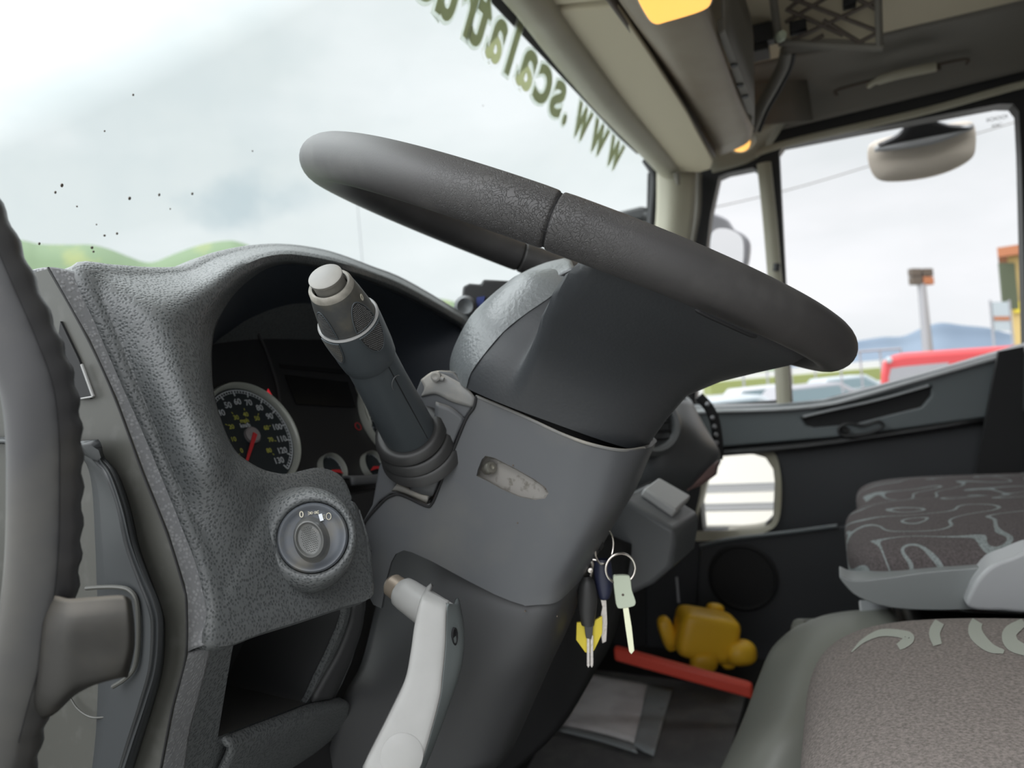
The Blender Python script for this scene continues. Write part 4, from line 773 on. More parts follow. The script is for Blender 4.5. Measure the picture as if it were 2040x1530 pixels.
def gauge(c, r, label, nm, numbers, nticks, needle, big=True):
    g = thing(nm, '', '', (0, 0, 0)); g.parent = cl; del g['label'], g['category']; g.location = c-CPp
    m = MB(); m.lathe(c, CPn, [(r*.90, -.001), (r*.90, .002), (r*.93, .006), (r*.97, .007), (r, .004), (r, -.001)], 64); m.build('bezel', M['bezel'], g, smooth=50)
    m = MB(); m.lathe(c, CPn, [(r*.90, 0), (r*.90, .0008), (0, .0008)], 48); m.build('dial', M['dial'], g)
    m = MB(); a0, a1 = math.radians(225), math.radians(-45)
    rot = math.radians(-8)
    for k in range(nticks+1):
        a = a0+(a1-a0)*k/nticks+rot; d = cx*math.cos(a)+cy*math.sin(a); e = cx*-math.sin(a)+cy*math.cos(a); major = k % 5 == 0
        ri = .76 if major else .81
        m.box(c+CPn*.0011+d*r*(ri+.86)/2, d*r*(.86-ri)/2, e*r*(.011 if major else .006), CPn*.0002)
    pts = [c+CPn*.0011+(cx*math.cos(a)+cy*math.sin(a))*r*.865 for a in np.linspace(a0+rot, a1+rot, 60)]; m.tube(pts, r*.010, 6)
    if big:
        pts = [c+CPn*.0011+(cx*math.cos(a)+cy*math.sin(a))*r*.815 for a in np.linspace(a0+rot, a1+rot, 60)]; m.tube(pts, r*.004, 6)
        for k in range(14):
            a = a0+(a1-a0)*k/13+rot; m.text(str(k*10), r*.155, c+CPn*.0013+(cx*math.cos(a)+cy*math.sin(a))*r*.645, cx, cy, .0001, .0001)
        m.text('km/h', r*.11, c+CPn*.0013+cy*r*.20-cx*r*.05, cx, cy, .0001, .0001)
    m.build('scale_markings', M['white'], g, smooth=0)
    if big:
        m = MB()
        for k in range(9):
            a = a0+(a1-a0)*(k*16.09)/130+rot
            d = cx*math.cos(a)+cy*math.sin(a); m.text(str(k*10), r*.115, c+CPn*.0013+d*r*.40, cx, cy, .0001, .0001); m.box(c+CPn*.0013+d*r*.50, d*r*.02, (cx*-math.sin(a)+cy*math.cos(a))*r*.006, CPn*.0001)
        m.text('mph', r*.11, c+CPn*.0013+cy*r*.29-cx*r*.03, cx, cy, .0001, .0001); m.build('inner_scale', M['yellow'], g, smooth=0)
    m = MB(); a = needle; d = cx*math.cos(a)+cy*math.sin(a); e = cx*-math.sin(a)+cy*math.cos(a)
    if big: m.prism([c+CPn*.006+d*r*.10+e*r*.03, c+CPn*.006-d*r*0+e*r*.04, c+CPn*.004+d*r*.62+e*r*.022, c+CPn*.004+d*r*.62-e*r*.022, c+CPn*.006-e*r*.04][1:], CPn*.001)
    else: m.prism([c+CPn*.004-cx*r*.62-cy*r*.30, c+CPn*.004-cx*r*.2-cy*r*.06, c+CPn*.004+cx*r*.45-cy*r*.14, c+CPn*.004+cx*r*.62-cy*r*.42, c+CPn*.004+cx*r*.1-cy*r*.26], CPn*.001)
    m.build('needle', M['needle'], g, smooth=0)
    if big:
        m = MB(); m.lathe(c, CPn, [(r*.15, .001), (r*.15, .004), (r*.12, .0055), (0, .0055)], 28); m.build('needle_cap', M['hubcap'], g)
gauge(CPp, .0535, '', 'speedometer', True, 65, math.radians(232))
gauge(CPp+cx*.212, .0535, '', 'tachometer', True, 50, math.radians(232))
gauge(CP(659, 937), .0165, '', 'temperature_gauge', False, 20, 0, False)
gauge(CP(741, 930), .0165, '', 'fuel_gauge', False, 20, 0, False)

# ================================================================== LIGHT SWITCH
SN = Vector((-.84, -.50, .20)).normalized(); SCn = FP(624, 1071, .026)
lsw = thing('headlight_switch', 'round headlight switch with a dimpled oval knob below the instruments', 'switch', SCn)
sx_ = Vector((0, 0, 1)).cross(SN).normalized(); sy_ = SN.cross(sx_)
if sx_.x < 0: sx_ = -sx_
if sy_.z < 0: sy_ = -sy_
rows = []
for r_, h, sh_ in ((.036, -.034, -.012), (.0345, -.016, -.009), (.0325, -.006, -.0055), (.0295, .0005, -.0025), (.0262, .0040, -.0006), (.0240, .0046, 0), (.0225, .0030, 0), (.0218, .0, 0), (.0218, -.004, 0)):
    rows.append([SCn+sx_*sh_+SN*h+(sx_*math.cos(t)+sy_*math.sin(t))*r_ for t in np.linspace(0, 2*math.pi, 65)[:-1]])
m = MB(); m.grid(rows, cu=True); m.build('grained_collar', M['leather'], lsw, smooth=70)
m = MB(); m.lathe(SCn, SN, [(.0216, -.002), (.0216, .0032), (.0205, .0046), (.0192, .0044), (.0180, .0026), (.015, .0020), (0, .0020)], 64); m.build('bezel', M['switch'], lsw, smooth=50)
ang = math.radians(12); kx = sx_*math.cos(ang)-sy_*math.sin(ang)*-1; ky = sy_*math.cos(ang)-sx_*math.sin(ang)
kx = sx_*math.cos(ang)+sy_*math.sin(ang); 
rows = []
kc = SCn-kx*.001-ky*.001
for s_, h in ((1.25, .002), (1.12, .004), (1.05, .008), (1.02, .0115), (.96, .0135), (.88, .0138), (.82, .0128), (.76, .0120), (.001, .0118)):
    rows.append([kc+SN*h+kx*math.cos(t)*.0088*s_+ky*math.sin(t)*.0118*s_ for t in np.linspace(0, 2*math.pi, 49)[:-1]])
m = MB(); m.grid(rows, cu=True); m.build('knob', M['knob'], lsw, smooth=50)
m = MB()
for i in range(-5, 6):
    for j in range(-7, 8):
        x, y = i*.0011+(j % 2)*.00055, j*.00125
        if (x/.0048)**2+(y/.0080)**2 < 1: m.lathe(kc+SN*.0118+kx*x+ky*y, SN, [(.00042, -.0002), (.00036, .0003), (0, .0005)], 6)
m.build('dimpled_grip', M['knob'], lsw, smooth=60)
m = MB(); q = SCn+sx_*.0060+sy_*.0118; m.box(q+SN*.0030, kx*.0011, ky*.0022, SN*.0012); m.build('pointer_mark', M['white'], lsw)
m = MB(); m.text('0', .0056, SCn+SN*.0030+sy_*.0148-sx_*.0060, sx_, sy_, .0001, .0001)
c = SCn+SN*.0030+sy_*.0152+sx_*.0014
for s_ in (-1, 1):
    for a in (-.6, 0, .6): m.tube([c+sx_*s_*.0010, c+sx_*s_*(.0034)+sy_*.0018*a], .00022, 5)
    m.tube([c+sx_*s_*.0012+(sx_*math.cos(t)+sy_*math.sin(t))*.0008 for t in np.linspace(0, 6.28, 9)[:-1]], .0002, 5, closed=True)
c = SCn+SN*.0030+sy_*.0120+sx_*.0106
m.tube([c+(sx_*math.cos(t)*.0015+sy_*math.sin(t)*.0021) for t in np.linspace(0, 6.28, 13)[:-1]], .0003, 5, closed=True)
for k in (-1, 0, 1): m.tube([c-sx_*.0022+sy_*k*.001, c-sx_*.0045+sy_*k*.001], .0002, 5)
m.build('symbols', M['print'], lsw, smooth=0)

# ================================================================== STEERING WHEEL
RIMLOC = WC+CAM
wheel = thing('steering_wheel', 'large dark grey steering wheel with worn cracked rim and deep hub', 'steering wheel', WC)
rim_mat(M['rim'])
RR = .215; SEAM = (187, 27)
m = MB(); rows = []; NA = 240
TH = sorted([360*i/NA for i in range(NA)]+[s_+d_ for s_ in SEAM for d_ in (-.9, -.6, -.4, -.25, -.1, .05, .2, .35, .55, .8)])
for dg in TH:
    th = math.radians(dg)
    er = E1*math.cos(th)+E2*math.sin(th)
    dd = min(abs((dg-s+180) % 360-180) for s in SEAM)
    k = 1-.10*math.exp(-(dd/.28)**2)-.015*math.exp(-(dd/1.2)**2)
    c = WC+er*RR; ring = []
    for j in range(28):
        ph = 2*math.pi*j/28; rr_ = .0168*k; kx_ = 1.0; ky_ = 1.02
        # slightly flattened section
        ring.append(c+er*rr_*kx_*math.cos(ph)*(1+.04*math.cos(2*ph))+WN*rr_*ky_*math.sin(ph))
    rows.append(ring)
m.grid(rows, cu=True, cv=True); m.build('rim', M['rim'], wheel, smooth=80)
m = MB()
for s in SEAM:
    th = math.radians(s); er = E1*math.cos(th)+E2*math.sin(th)
    m.tube([WC+er*RR+(er*math.cos(p)+WN*math.sin(p))*.0152 for p in np.linspace(0, 2*math.pi, 33)[:-1]], .0007, 6, closed=True)
m.build('rim_seam', M['black'], wheel)
m = MB()
for ph in (math.radians(150), math.radians(-30)):
    m.tube([WC+(E1*math.cos(t)+E2*math.sin(t))*(RR+.0167*math.cos(ph))+WN*.0169*math.sin(ph) for t in np.linspace(0, 2*math.pi, 161)[:-1]], .00022, 5, closed=True)
m.build('mould_line', M['black'], wheel)
# hub and spokes: a bowl lofted around the column axis
HC = -.024
web = [(-.124, .0865), (-.116, .090), (-.096, .098), (-.072, .112), (-.052, .138), (-.036, .164), (-.022, .188), (-.012, .200)]
dome = [(-.124, .0865), (-.112, .0905), (-.096, .0905), (-.074, .087), (-.056, .079), (-.040, .070), (-.026, .060), (-.014, .040)]
UP = 107
def sm(x): x = max(0, min(1, x)); return x*x*(3-2*x)
rows = [[] for _ in range(11)]; NB = 200
angs = []
def sup(a):
    c_, s_ = abs(math.cos(math.radians(a-UP+90))), abs(math.sin(math.radians(a-UP+90))); return 1/((c_/.94)**2.9+s_**2.9)**(1/2.9)
for i in range(NB):
    a = 360*i/NB; angs.append(a)
for a in angs:
    off_ = abs((a-UP+180) % 360-180)          # 0 at the pad's forward end, 180 towards the driver
    th = math.radians(a); er = E1*math.cos(th)+E2*math.sin(th)
    for k in range(8):
        wdt = 10-k*.6; c0 = 84-(7-k)*3.0
        w = sm((off_-(c0-wdt))/(wdt*1.6))
        h = web[k][0]*w+dome[k][0]*(1-w); r = web[k][1]*w*(sup(a) if k < 3 else (sup(a)*.5+.5 if k == 3 else 1))+dome[k][1]*(1-w)*sup(a)
        f_ = w*(k/7.0)**1.0
        cc = WC+E2*HC*(1-f_)+WN*h
        rows[k].append(cc+er*r)
    w = sm((off_-74)/16)
    rows[8].append(WC+er*(.196*w+.030*(1-w))+E2*HC*(1-w)+WN*(-.004*w-.008*(1-w)))
    rows[9].append(WC+er*(.120*w+.020*(1-w))+E2*HC*(1-w)+WN*(-.024*w-.004*(1-w)))
    rows[10].append(WC+er*.004+E2*HC+WN*(-.002))
m = MB(); m.grid(rows, cu=True); vs = [m.v(p) for p in rows[0]]; m.face(vs[::-1]); m.build('hub', M['hub'], wheel, smooth=70)
# grained pad: shell over the forward dome
rows = []
AZ = [148, 150, 153, 157, 161, 166, 170, 172]
for k in range(0, 8):
    h, r = dome[k]; row = []
    for a in np.linspace(214-AZ[k], AZ[k], 48):
        th = math.radians(a); er = E1*math.cos(th)+E2*math.sin(th); row.append(WC+E2*HC+er*(r*sup(a)+.0008)+WN*h)
    rows.append(row)
m = MB(); m.grid(surf(rows, 1, 3)); m.build('grained_pad', M['hub_grey'], wheel, smooth=70)
# pad cap flap
rows = [[onW(1004, 570, .02), onW(1041, 543, .02), onW(1085, 524, .02), onW(1125, 514, .02)], [onW(1006, 570, -.015), onW(1040, 552, -.022), onW(1090, 533, -.024), onW(1138, 520, -.024)], [onW(1014, 575, -.034), onW(1056, 577, -.046), onW(1095, 557, -.048), onW(1143, 533, -.048)]]
m = MB(); m.grid(surf(rows, 5, 5)); cap = m.build('pad_cap', M['hub_grey'], wheel, solid=.004, smooth=60)
rows = [[onW(1010, 574, -.034), onW(1056, 579, -.046), onW(1098, 558, -.048), onW(1146, 534, -.048)], [onW(1020, 582, -.033), onW(1056, 589, -.045), onW(1100, 567, -.047), onW(1146, 539, -.047)]]
G('cap_gap', rows, M['black'], wheel, nu=5, nv=2, solid=.001)
# slot between rim and spoke
def websurf(px, py, a): return onW(px, py, a)
m = MB(); m.tube(crv([V(1385, 617, .432), V(1410, 630, .435), (V(1450, 648, .441)), V(1490, 666, .449), V(1507, 671, .453)], 5), [.0006]+[.0016]*19+[.0006], 8, ell=((0, 0, 1), .8)); m.build('spoke_slot', M['black'], wheel)

# ================================================================== STEERING COLUMN COVER
col = thing('steering_column_cover', 'grey plastic steering column cover below the hub', 'column cover', WP(0, -.02, -.2))
LF = -.078
def LP(px, py, e=0): return onW(px, py, LF+e)
crows = [[(850, 757), (948, 789), (1040, 829), (1120, 866), (1180, 886), (1238, 898), (1287, 893)],
         [(800, 850), (900, 870), (1010, 893), (1100, 925), (1165, 943), (1222, 951), (1264, 944)],
         [(745, 940), (860, 960), (980, 978), (1080, 1008), (1145, 1024), (1198, 1020), (1240, 1000)],
         [(700, 1060), (810, 1060), (930, 1074), (1040, 1100), (1106, 1110), (1158, 1094), (1200, 1066)],
         [(690, 1150), (780, 1150), (890, 1158), (1000, 1172), (1068, 1178), (1120, 1162), (1160, 1136)],
         [(690, 1295), (770, 1290), (880, 1260), (990, 1215), (1060, 1206), (1108, 1200), (1141, 1172)]]
eo = [0, 0, 0, 0, .001, .008, .030]
def e12(p): q = p-WC; return q.dot(E1), q.dot(E2), q.dot(WN)
rows = []
for r_ in crows:
    row = [LP(a, b, eo[i]) for i, (a, b) in enumerate(r_)]
    l1, l2, l3 = e12(row[-1]); row += [WP(0, l2-.003, l3), WP(.05, l2, l3), WP(.075, l2+.03, l3), WP(.075, .06, l3+.02)]
    rows.append(row)
cov = G('upper_cover', rows, M['cover'], col, nu=6, nv=6, solid=.0035, smooth=60)
bake(cov)
def cutter(pts, e0=-.03, e1=.02):
    m = MB(); P_ = [onW(a, b, LF) for a, b in pts]; m.prism([p+E1*e0 for p in P_], E1*(e1-e0)); return m
cut(cov, cutter([(700, 700), (905, 740), (948, 789), (943, 812), (926, 838), (872, 975), (860, 1002), (848, 1006), (800, 985), (780, 985), (758, 1000), (718, 1052), (640, 1060), (600, 800)]))
cut(cov, cutter(crv([Vector((a, b, 0)) for a, b in ((749, 1279), (757, 1230), (770, 1150), (784, 1108), (800, 1096), (822, 1100), (900, 1140), (960, 1172), (1016, 1197), (1040, 1204))], 2)[0:0] or [(749, 1279), (754, 1250), (760, 1210), (770, 1152), (779, 1120), (788, 1104), (804, 1096), (820, 1100), (860, 1118), (930, 1156), (985, 1184), (1016, 1197), (1044, 1206), (1050, 1420), (745, 1420)]))
slot = [(967, 908), (985, 912), (1030, 935), (1065, 955), (1086, 970), (1093, 982), (1086, 993), (1066, 996), (1035, 990), (1000, 975), (970, 958), (949, 948), (952, 935), (960, 915)]
cut(cov, cutter(slot, -.02, .012))
cut(cov, cutter([(640, 1110), (700, 1110), (733, 1185), (744, 1205), (766, 1215), (766, 1420), (640, 1420)]))
tag(cov, 'x', 'x'); del cov['label'], cov['category']
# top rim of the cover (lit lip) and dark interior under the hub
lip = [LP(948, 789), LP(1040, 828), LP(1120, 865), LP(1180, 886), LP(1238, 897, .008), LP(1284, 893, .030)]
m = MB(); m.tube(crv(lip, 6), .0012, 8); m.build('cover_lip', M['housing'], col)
ir = [WP(math.cos(t)*.068, HC+math.sin(t)*.080, 0) for t in np.linspace(0, 2*math.pi, 41)[:-1]]
m = MB(); m.grid([[p-WN*.126 for p in ir], [p-WN*.19 for p in ir]], cu=True); m.face([m.v(p-WN*.19) for p in ir]); m.face([m.v(p-WN*.140) for p in ir]); m.build('column_collar', M['black'], col)
# screw recess and screw
rc = [LP(a, b, .001) for a, b in slot]; cc = LP(1015, 955, .010)
m = MB(); bot = [LP(a, b, .010 if a < 1000 else .004) for a, b in slot]; bot = [cc.lerp(p, .93) for p in bot]
m.grid([rc, bot], cu=True); m.face([m.v(p) for p in bot]); m.build('screw_recess', M['recess'], col, smooth=50)
sc_ = LP(976, 932, .004); ax = (-E1*.6-E2*.5+WN*.5).normalized(); m = MB(); m.lathe(sc_, ax, [(.0040, -.006), (.0048, -.002), (.0050, .001), (.0042, .0026), (.0022, .0028), (.0020, .0012), (0, .0010)], 24); m.build('screw', M['screw'], col)
# stalk housing plate (left of the seam)
hp = [(838, 755), (858, 741), (876, 738), (903, 742), (946, 790), (941, 811), (924, 836), (868, 978), (846, 1002), (800, 983), (778, 984), (757, 998), (716, 1050), (741, 1006), (754, 930), (770, 890), (800, 820), (828, 780)]
m = MB(); m.prism([LP(a, b, .003) for a, b in hp], E1*.05); m.build('stalk_housing', M['cover'], col, bevel=.0025)
rows = [[LP(838, 757, .003), LP(858, 742, .003), LP(880, 738, .004), LP(905, 743, .006)], [LP(845, 773, .001), LP(868, 760, .001), LP(895, 765, .001), LP(945, 790, .001)], [LP(838, 790, .0015), LP(868, 785, .0012), (LP(900, 800, .001)), LP(942, 812, .0015)]]
G('housing_top', rows, M['housing'], col, nu=5, nv=4, solid=.004)
m = MB(); m.lathe(LP(868, 750, -.001), -E1, [(.0040, -.002), (.0040, .001), (.0026, .0016), (0, .001)], 16); m.tube([LP(868, 750, .0), LP(884, 756, .0)], .0018, 8); m.build('housing_clip', M['housing'], col)
rows = [[LP(868, 800, -.003), LP(900, 812, -.002), LP(926, 834, 0)], [LP(862, 850, -.004), LP(892, 860, -.002), LP(908, 872, 0)], [LP(845, 930, -.004), LP(868, 940, -.002), LP(884, 935, 0)], [LP(815, 975, -.001), LP(840, 985, 0), LP(862, 988, .001)]]
G('housing_plate', rows, M['cover'], col, nu=4, nv=4, solid=.003)
rows = [[LP(790, 965, -.001), LP(830, 985, -.001), LP(852, 992, -.001)], [LP(780, 978, .002), LP(800, 982, .002), LP(850, 1003, .002)]]
G('dusty_step', rows, M['housing'], col, nu=4, nv=2, solid=.003)
m = MB(); m.tube(crv([LP(a, b, -.0005) for a, b in ((949, 789), (944, 812), (928, 836), (900, 905), (872, 978), (860, 1004), (848, 1008), (802, 987), (782, 987), (760, 1002), (722, 1052), (738, 1100))], 4), .0011, 8); m.build('cover_seam', M['black'], col)
# small stains on the cover
m = MB()
for a, b, r in ((1031, 1042, .0008), (1086, 975, .0006), (1046, 1218, .0008), (1022, 927, .0009), (1110, 1228, .0006)):
    m.lathe(LP(a, b, -.0003), -E1, [(0, -.001), (r, -.001), (r*.8, .0002), (0, .0003)], 8)
tag(m.build('grit_specks', M['brown'], col), 'x', 'x'); o = bpy.data.objects['grit_specks']; del o['label'], o['category']; o['kind'] = 'stuff'
# lower cover
rows = [[onW(785, 1060, .0), onW(836, 1060, -.030), onW(950, 1110, -.062), onW(1040, 1150, -.064), onW(1100, 1160, -.064), onW(1160, 1130, -.045)],
        [onW(748, 1210, .0), onW(815, 1200, -.040), onW(905, 1180, -.066), onW(1010, 1215, -.074), onW(1085, 1225, -.072), onW(1140, 1178, -.045)],
        [onW(720, 1320, -.030), onW(790, 1330, -.050), onW(880, 1290, -.064), onW(995, 1300, -.074), onW(1060, 1310, -.066), onW(1112, 1270, -.04)],
        [onW(680, 1400, -.050), onW(760, 1430, -.052), onW(870, 1400, -.060), onW(945, 1400, -.066), onW(1010, 1400, -.058), onW(1070, 1360, -.035)],
        [onW(640, 1560, -.045), onW(720, 1580, -.045), onW(830, 1560, -.050), onW(900, 1560, -.052), onW(960, 1540, -.045), onW(1000, 1520, -.02)]]
rows = [r+[WP(.03, e12(r[-1])[1], e12(r[-1])[2]), WP(.065, e12(r[-1])[1]+.03, e12(r[-1])[2])] for r in rows]
G('lower_cover', rows, M['cover_dark'], col, nu=5, nv=5, solid=.003)

# adjusting lever
lv = thing('column_lever', 'light grey lever hanging from the steering column cover', 'lever', V(850, 1200, .53))
pl0 = V(860, 1300, .520); pn = Vector((-.80, -.55, .22)).normalized()
def LV(px, py, l=0): return onP(px, py, pl0, pn)+pn*l
c1 = LV(889, 1256)+F*.0150; c0 = V(800, 1178, c1.dot(F)+.026); ax = (c1-c0).normalized()
m = MB(); m.lathe(c0, ax, [(0, -.001), (.0095, -.001), (.0112, .001), (.0118, .006), (.0128, (c1-c0).length*.6), (.0132, (c1-c0).length*.93), (.0126, (c1-c0).length), (0, (c1-c0).length)], 36); m.build('sleeve', M['silver'], lv, smooth=40)
m = MB(); m.lathe(c0-ax*.010, ax, [(0, -.004), (.006, -.003), (.0085, .0), (.009, .012)], 24); m.build('pivot_pin', M['brass'], lv)
fr_ = [(833, 1196), (852, 1180), (880, 1195), (908, 1216), (899, 1224), (891, 1232), (888, 1283), (882, 1347), (874, 1403), (860, 1474), (837, 1530), (800, 1620), (690, 1620), (722, 1530), (773, 1429), (806, 1358), (818, 1302), (826, 1246)]
Ls = [(850, 1182), (838, 1194), (826, 1246), (818, 1302), (806, 1358), (773, 1429), (722, 1530), (675, 1620)]
Rs = [(894, 1203), (890, 1219), (888, 1283), (882, 1347), (874, 1403), (837, 1530), (790, 1640)]
Rr = [(906, 1212), (911, 1222), (920, 1280), (916, 1339), (896, 1409), (851, 1530), (800, 1640)]
rows = []
for a, b, c in zip(Ls, Rs, Rr):
    p, q, s_ = LV(*a), LV(*b), LV(*c); md = p*.5+q*.5
    if a == Ls[0]: p, q, md = p+F*.009, q+F*.007, md+F*.008
    rows.append([p+F*.02, p+F*.006, p-pn*.001, p.lerp(q, .12)+pn*.0012, md+pn*.0016, p.lerp(q, .88)+pn*.0012, q-pn*.0006])
m = MB(); m.grid(surf(rows, 3, 5)); m.build('blade', M['silver'], lv, solid=.003, smooth=60)
rows = []
for b, c in zip(Rs, Rr):
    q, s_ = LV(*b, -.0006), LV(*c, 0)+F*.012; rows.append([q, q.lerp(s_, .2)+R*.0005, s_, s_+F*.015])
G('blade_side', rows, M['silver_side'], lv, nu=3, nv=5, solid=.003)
q = LV(905, 1272)+F*.0045; sn = (-R*-.75-F*.6).normalized(); m = MB(); m.lathe(q, (R*.8-F*.6), [(.0062, -.001), (.0062, .0007), (.0050, .0007), (.0044, -.0006), (0, -.0006)], 24, sx=.42, up=(0, 0, 1)); m.build('hole', M['black'], lv)
m = MB(); m.lathe(LV(800, 1505, .0005), pn, [(.0140, -.001), (.0140, .0012), (.0132, .0017), (0, .0018)], 36); m.build('round_boss', M['silver'], lv, smooth=40)

# ================================================================== MULTIFUNCTION STALK
Bs, Ts = V(815, 860, .590), V(647, 549, .462); sa = (Ts-Bs); SLn = sa.length; sa.normalize()
stk = thing('multifunction_stalk', 'dark grey column stalk with dusty knob and pale end button', 'stalk', Bs)
def tt(px, py):     # parameter along the stalk for an image point near its axis
    u = Vector((px, py)); a = Vector((815, 860)); b = Vector((647, 549)); t = (u-a).dot(b-a)/(b-a).length_squared
    da, db = .590, .462; w = t*da/(t*da+(1-t)*db) if 0 <= t <= 1 else t; return w*SLn
k1, k2, k3, k4, k5 = tt(737, 712), tt(693, 634), tt(664, 583), tt(657, 570), SLn
kperp = (Vector((.3, .2, 1))-sa*Vector((.3, .2, 1)).dot(sa)).normalized(); k2x = kperp.cross(sa)
m = MB(); m.lathe(Bs-sa*.01, sa, [(0, -.002), (.0205, -.002), (.0202, .02), (.0180, k1*.8), (.0176, k1+.014), (0, k1+.014)], 56); m.build('shaft', M['stalk'], stk, smooth=40)
RP = [(.0184, k1), (.0189, k1+.001), (.0198, k1+.010), (.0204, k2-.006), (.0203, k2-.0005)]; KP = [(.0184, k2), (.0180, k2+.006), (.0160, (k2+k4)*.5+.004), (.0146, k4-.004), (.0138, k4)]
m = MB(); m.lathe(Bs, sa, RP+[(.0190, k2+.0004), (.0180, k2-.003)], 56); m.build('twist_ring', M['stalk'], stk, smooth=45)
m = MB(); m.lathe(Bs, sa, [(.0203, k2-.0008), (.0205, k2-.0002), (.0198, k2+.0006), (.0186, k2+.0004)], 56); m.build('ring_edge', M['silverline'], stk)
m = MB(); m.lathe(Bs, sa, [(.0184, k2-.002)]+KP+[(.0128, k4+.0012), (.0112, k4+.001), (.0110, k4-.003)], 56); m.build('knob', M['stalk_knob'], stk, smooth=45)
m = MB(); m.lathe(Bs, sa, [(.0143, k4-.0025), (.0139, k4+.0004), (.0128, k4+.0016), (.0114, k4+.0014), (.0109, k4-.001), (.0109, k4-.003)], 56); m.build('dusty_collar', M['dirty'], stk, smooth=45)
m = MB(); m.lathe(Bs, sa, [(.0098, k4-.004), (.0098, k5-.0030), (.0106, k5-.0022), (.0106, k5-.0006), (.0096, k5), (0, k5+.0002)], 48); m.build('end_button', M['stalk_button'], stk, smooth=45)
# grip pads: dotted ovals on the visible side of knob and ring, and ribbed pads on the left side
toC = (-(Bs+sa*k2)).normalized(); toC = (toC-sa*toC.dot(sa)).normalized(); side = sa.cross(toC)
if side.dot(R) < 0: side = -side
def surf_pt(ang, h, r): return Bs+sa*h+(toC*math.cos(ang)+side*math.sin(ang))*r
def rad(h):
    P_ = RP+KP; return float(np.interp(h, [q[1] for q in P_], [q[0] for q in P_]))
def oval(a0, h0, da, dh, name, hmin, hmax, mt):
    m = MB(); pts = []
    for lv_ in (1, .66, .33, .02):
        row = []
        for t in np.linspace(0, 2*math.pi, 33)[:-1]:
            hh = h0+math.sin(t)*dh*lv_; hh = max(hmin, min(hmax, hh)); row.append(surf_pt(a0+math.cos(t)*da*lv_, hh, rad(hh)+.00045))
        pts.append(row)
    m.grid(pts, cu=True); m.build(name, mt, stk, smooth=60)
    m = MB(); m.tube(pts[0], .00045, 6, closed=True); m.build('pad_rim', M['stalk'], stk)
oval(.48, k2-.001, .46, .0215, 'grip_pad', k2+.0016, k4-.004, M['rubber']); oval(.48, k2+.001, .46, .0215, 'grip_pad', k1+.004, k2-.0016, M['rubber'])
oval(-1.02, k2, .36, .0215, 'grip_pad', k2+.0016, k4-.004, M['rubber']); oval(-1.02, k2, .36, .0215, 'grip_pad', k1+.004, k2-.0016, M['rubber'])
m = MB()
for i in range(-9, 10):
    for j in range(-18, 19):
        a = .48+i*.062+(j % 2)*.031; h = k2+j*.00115
        if ((a-.48)/.40)**2+((h-k2)/.0195)**2 < 1 and k1+.004 < h < k4-.005 and abs(h-k2) > .0022:
            c = surf_pt(a, h, rad(h)+.0005); m.lathe(c, (c-(Bs+sa*h)), [(.00022, 0), (.00018, .0003), (0, .0004)], 5)
m.build('grip_dots', mat('worn_dots', (.25, .25, .245), .6), stk, smooth=0)
m = MB()
for j in range(-17, 18):
    h = k2+j*.00118; w = .34*math.sqrt(max(0, 1-((h-k2)/.0205)**2))*(k1+.004 < h < k4-.004)
    if abs(h-k2) > .002 and w > .03: m.tube([surf_pt(-1.02+x, h, rad(h)+.0007) for x in np.linspace(-w, w, 7)], .00028, 5)
m.build('grip_ribs', M['stalk_knob'], stk, smooth=0)
# seam groove and thumb mark
m = MB(); m.tube([surf_pt(.50, h, .0204-(h/k1)*.0026) for h in np.linspace(.004, k1+.001, 14)], .00030, 5); m.build('stalk_seam', M['black'], stk)
m = MB(); m.tube([surf_pt(.50+math.cos(t)*.28, k1*.83+math.sin(t)*.0075-.004, .0184) for t in np.linspace(.6, 3.3, 14)], .00035, 5); m.build('thumb_mark', M['pod'], stk)
m = MB(); c = surf_pt(.98, k3-.006, rad(k3-.006)+.0003); u_ = (surf_pt(1.1, k3-.006, .02)-surf_pt(.9, k3-.006, .02)).normalized(); m.text('0', .0065, c, u_, sa, .0001, .0002); m.build('zero_mark', M['print'], stk)
# boot: stacked flanges
for nm, h0, r0_, r1_, off_ in (('flange', .000, .0265, .0285, (0, 0)), ('flange', -.008, .0285, .031, (.004, -.003)), ('flange', -.015, .031, .034, (.008, -.006))):
    cc = Bs+sa*(h0)+R*off_[0]*.6+U*off_[1]*.6
    m = MB(); m.lathe(cc, sa, [(.018, .0015), (r0_-.003, .0035), (r0_, .002), (r1_, -.004), (r1_-.003, -.0085), (.02, -.009)], 56); m.build(nm, M['rubber'] if nm else None, stk, smooth=50)

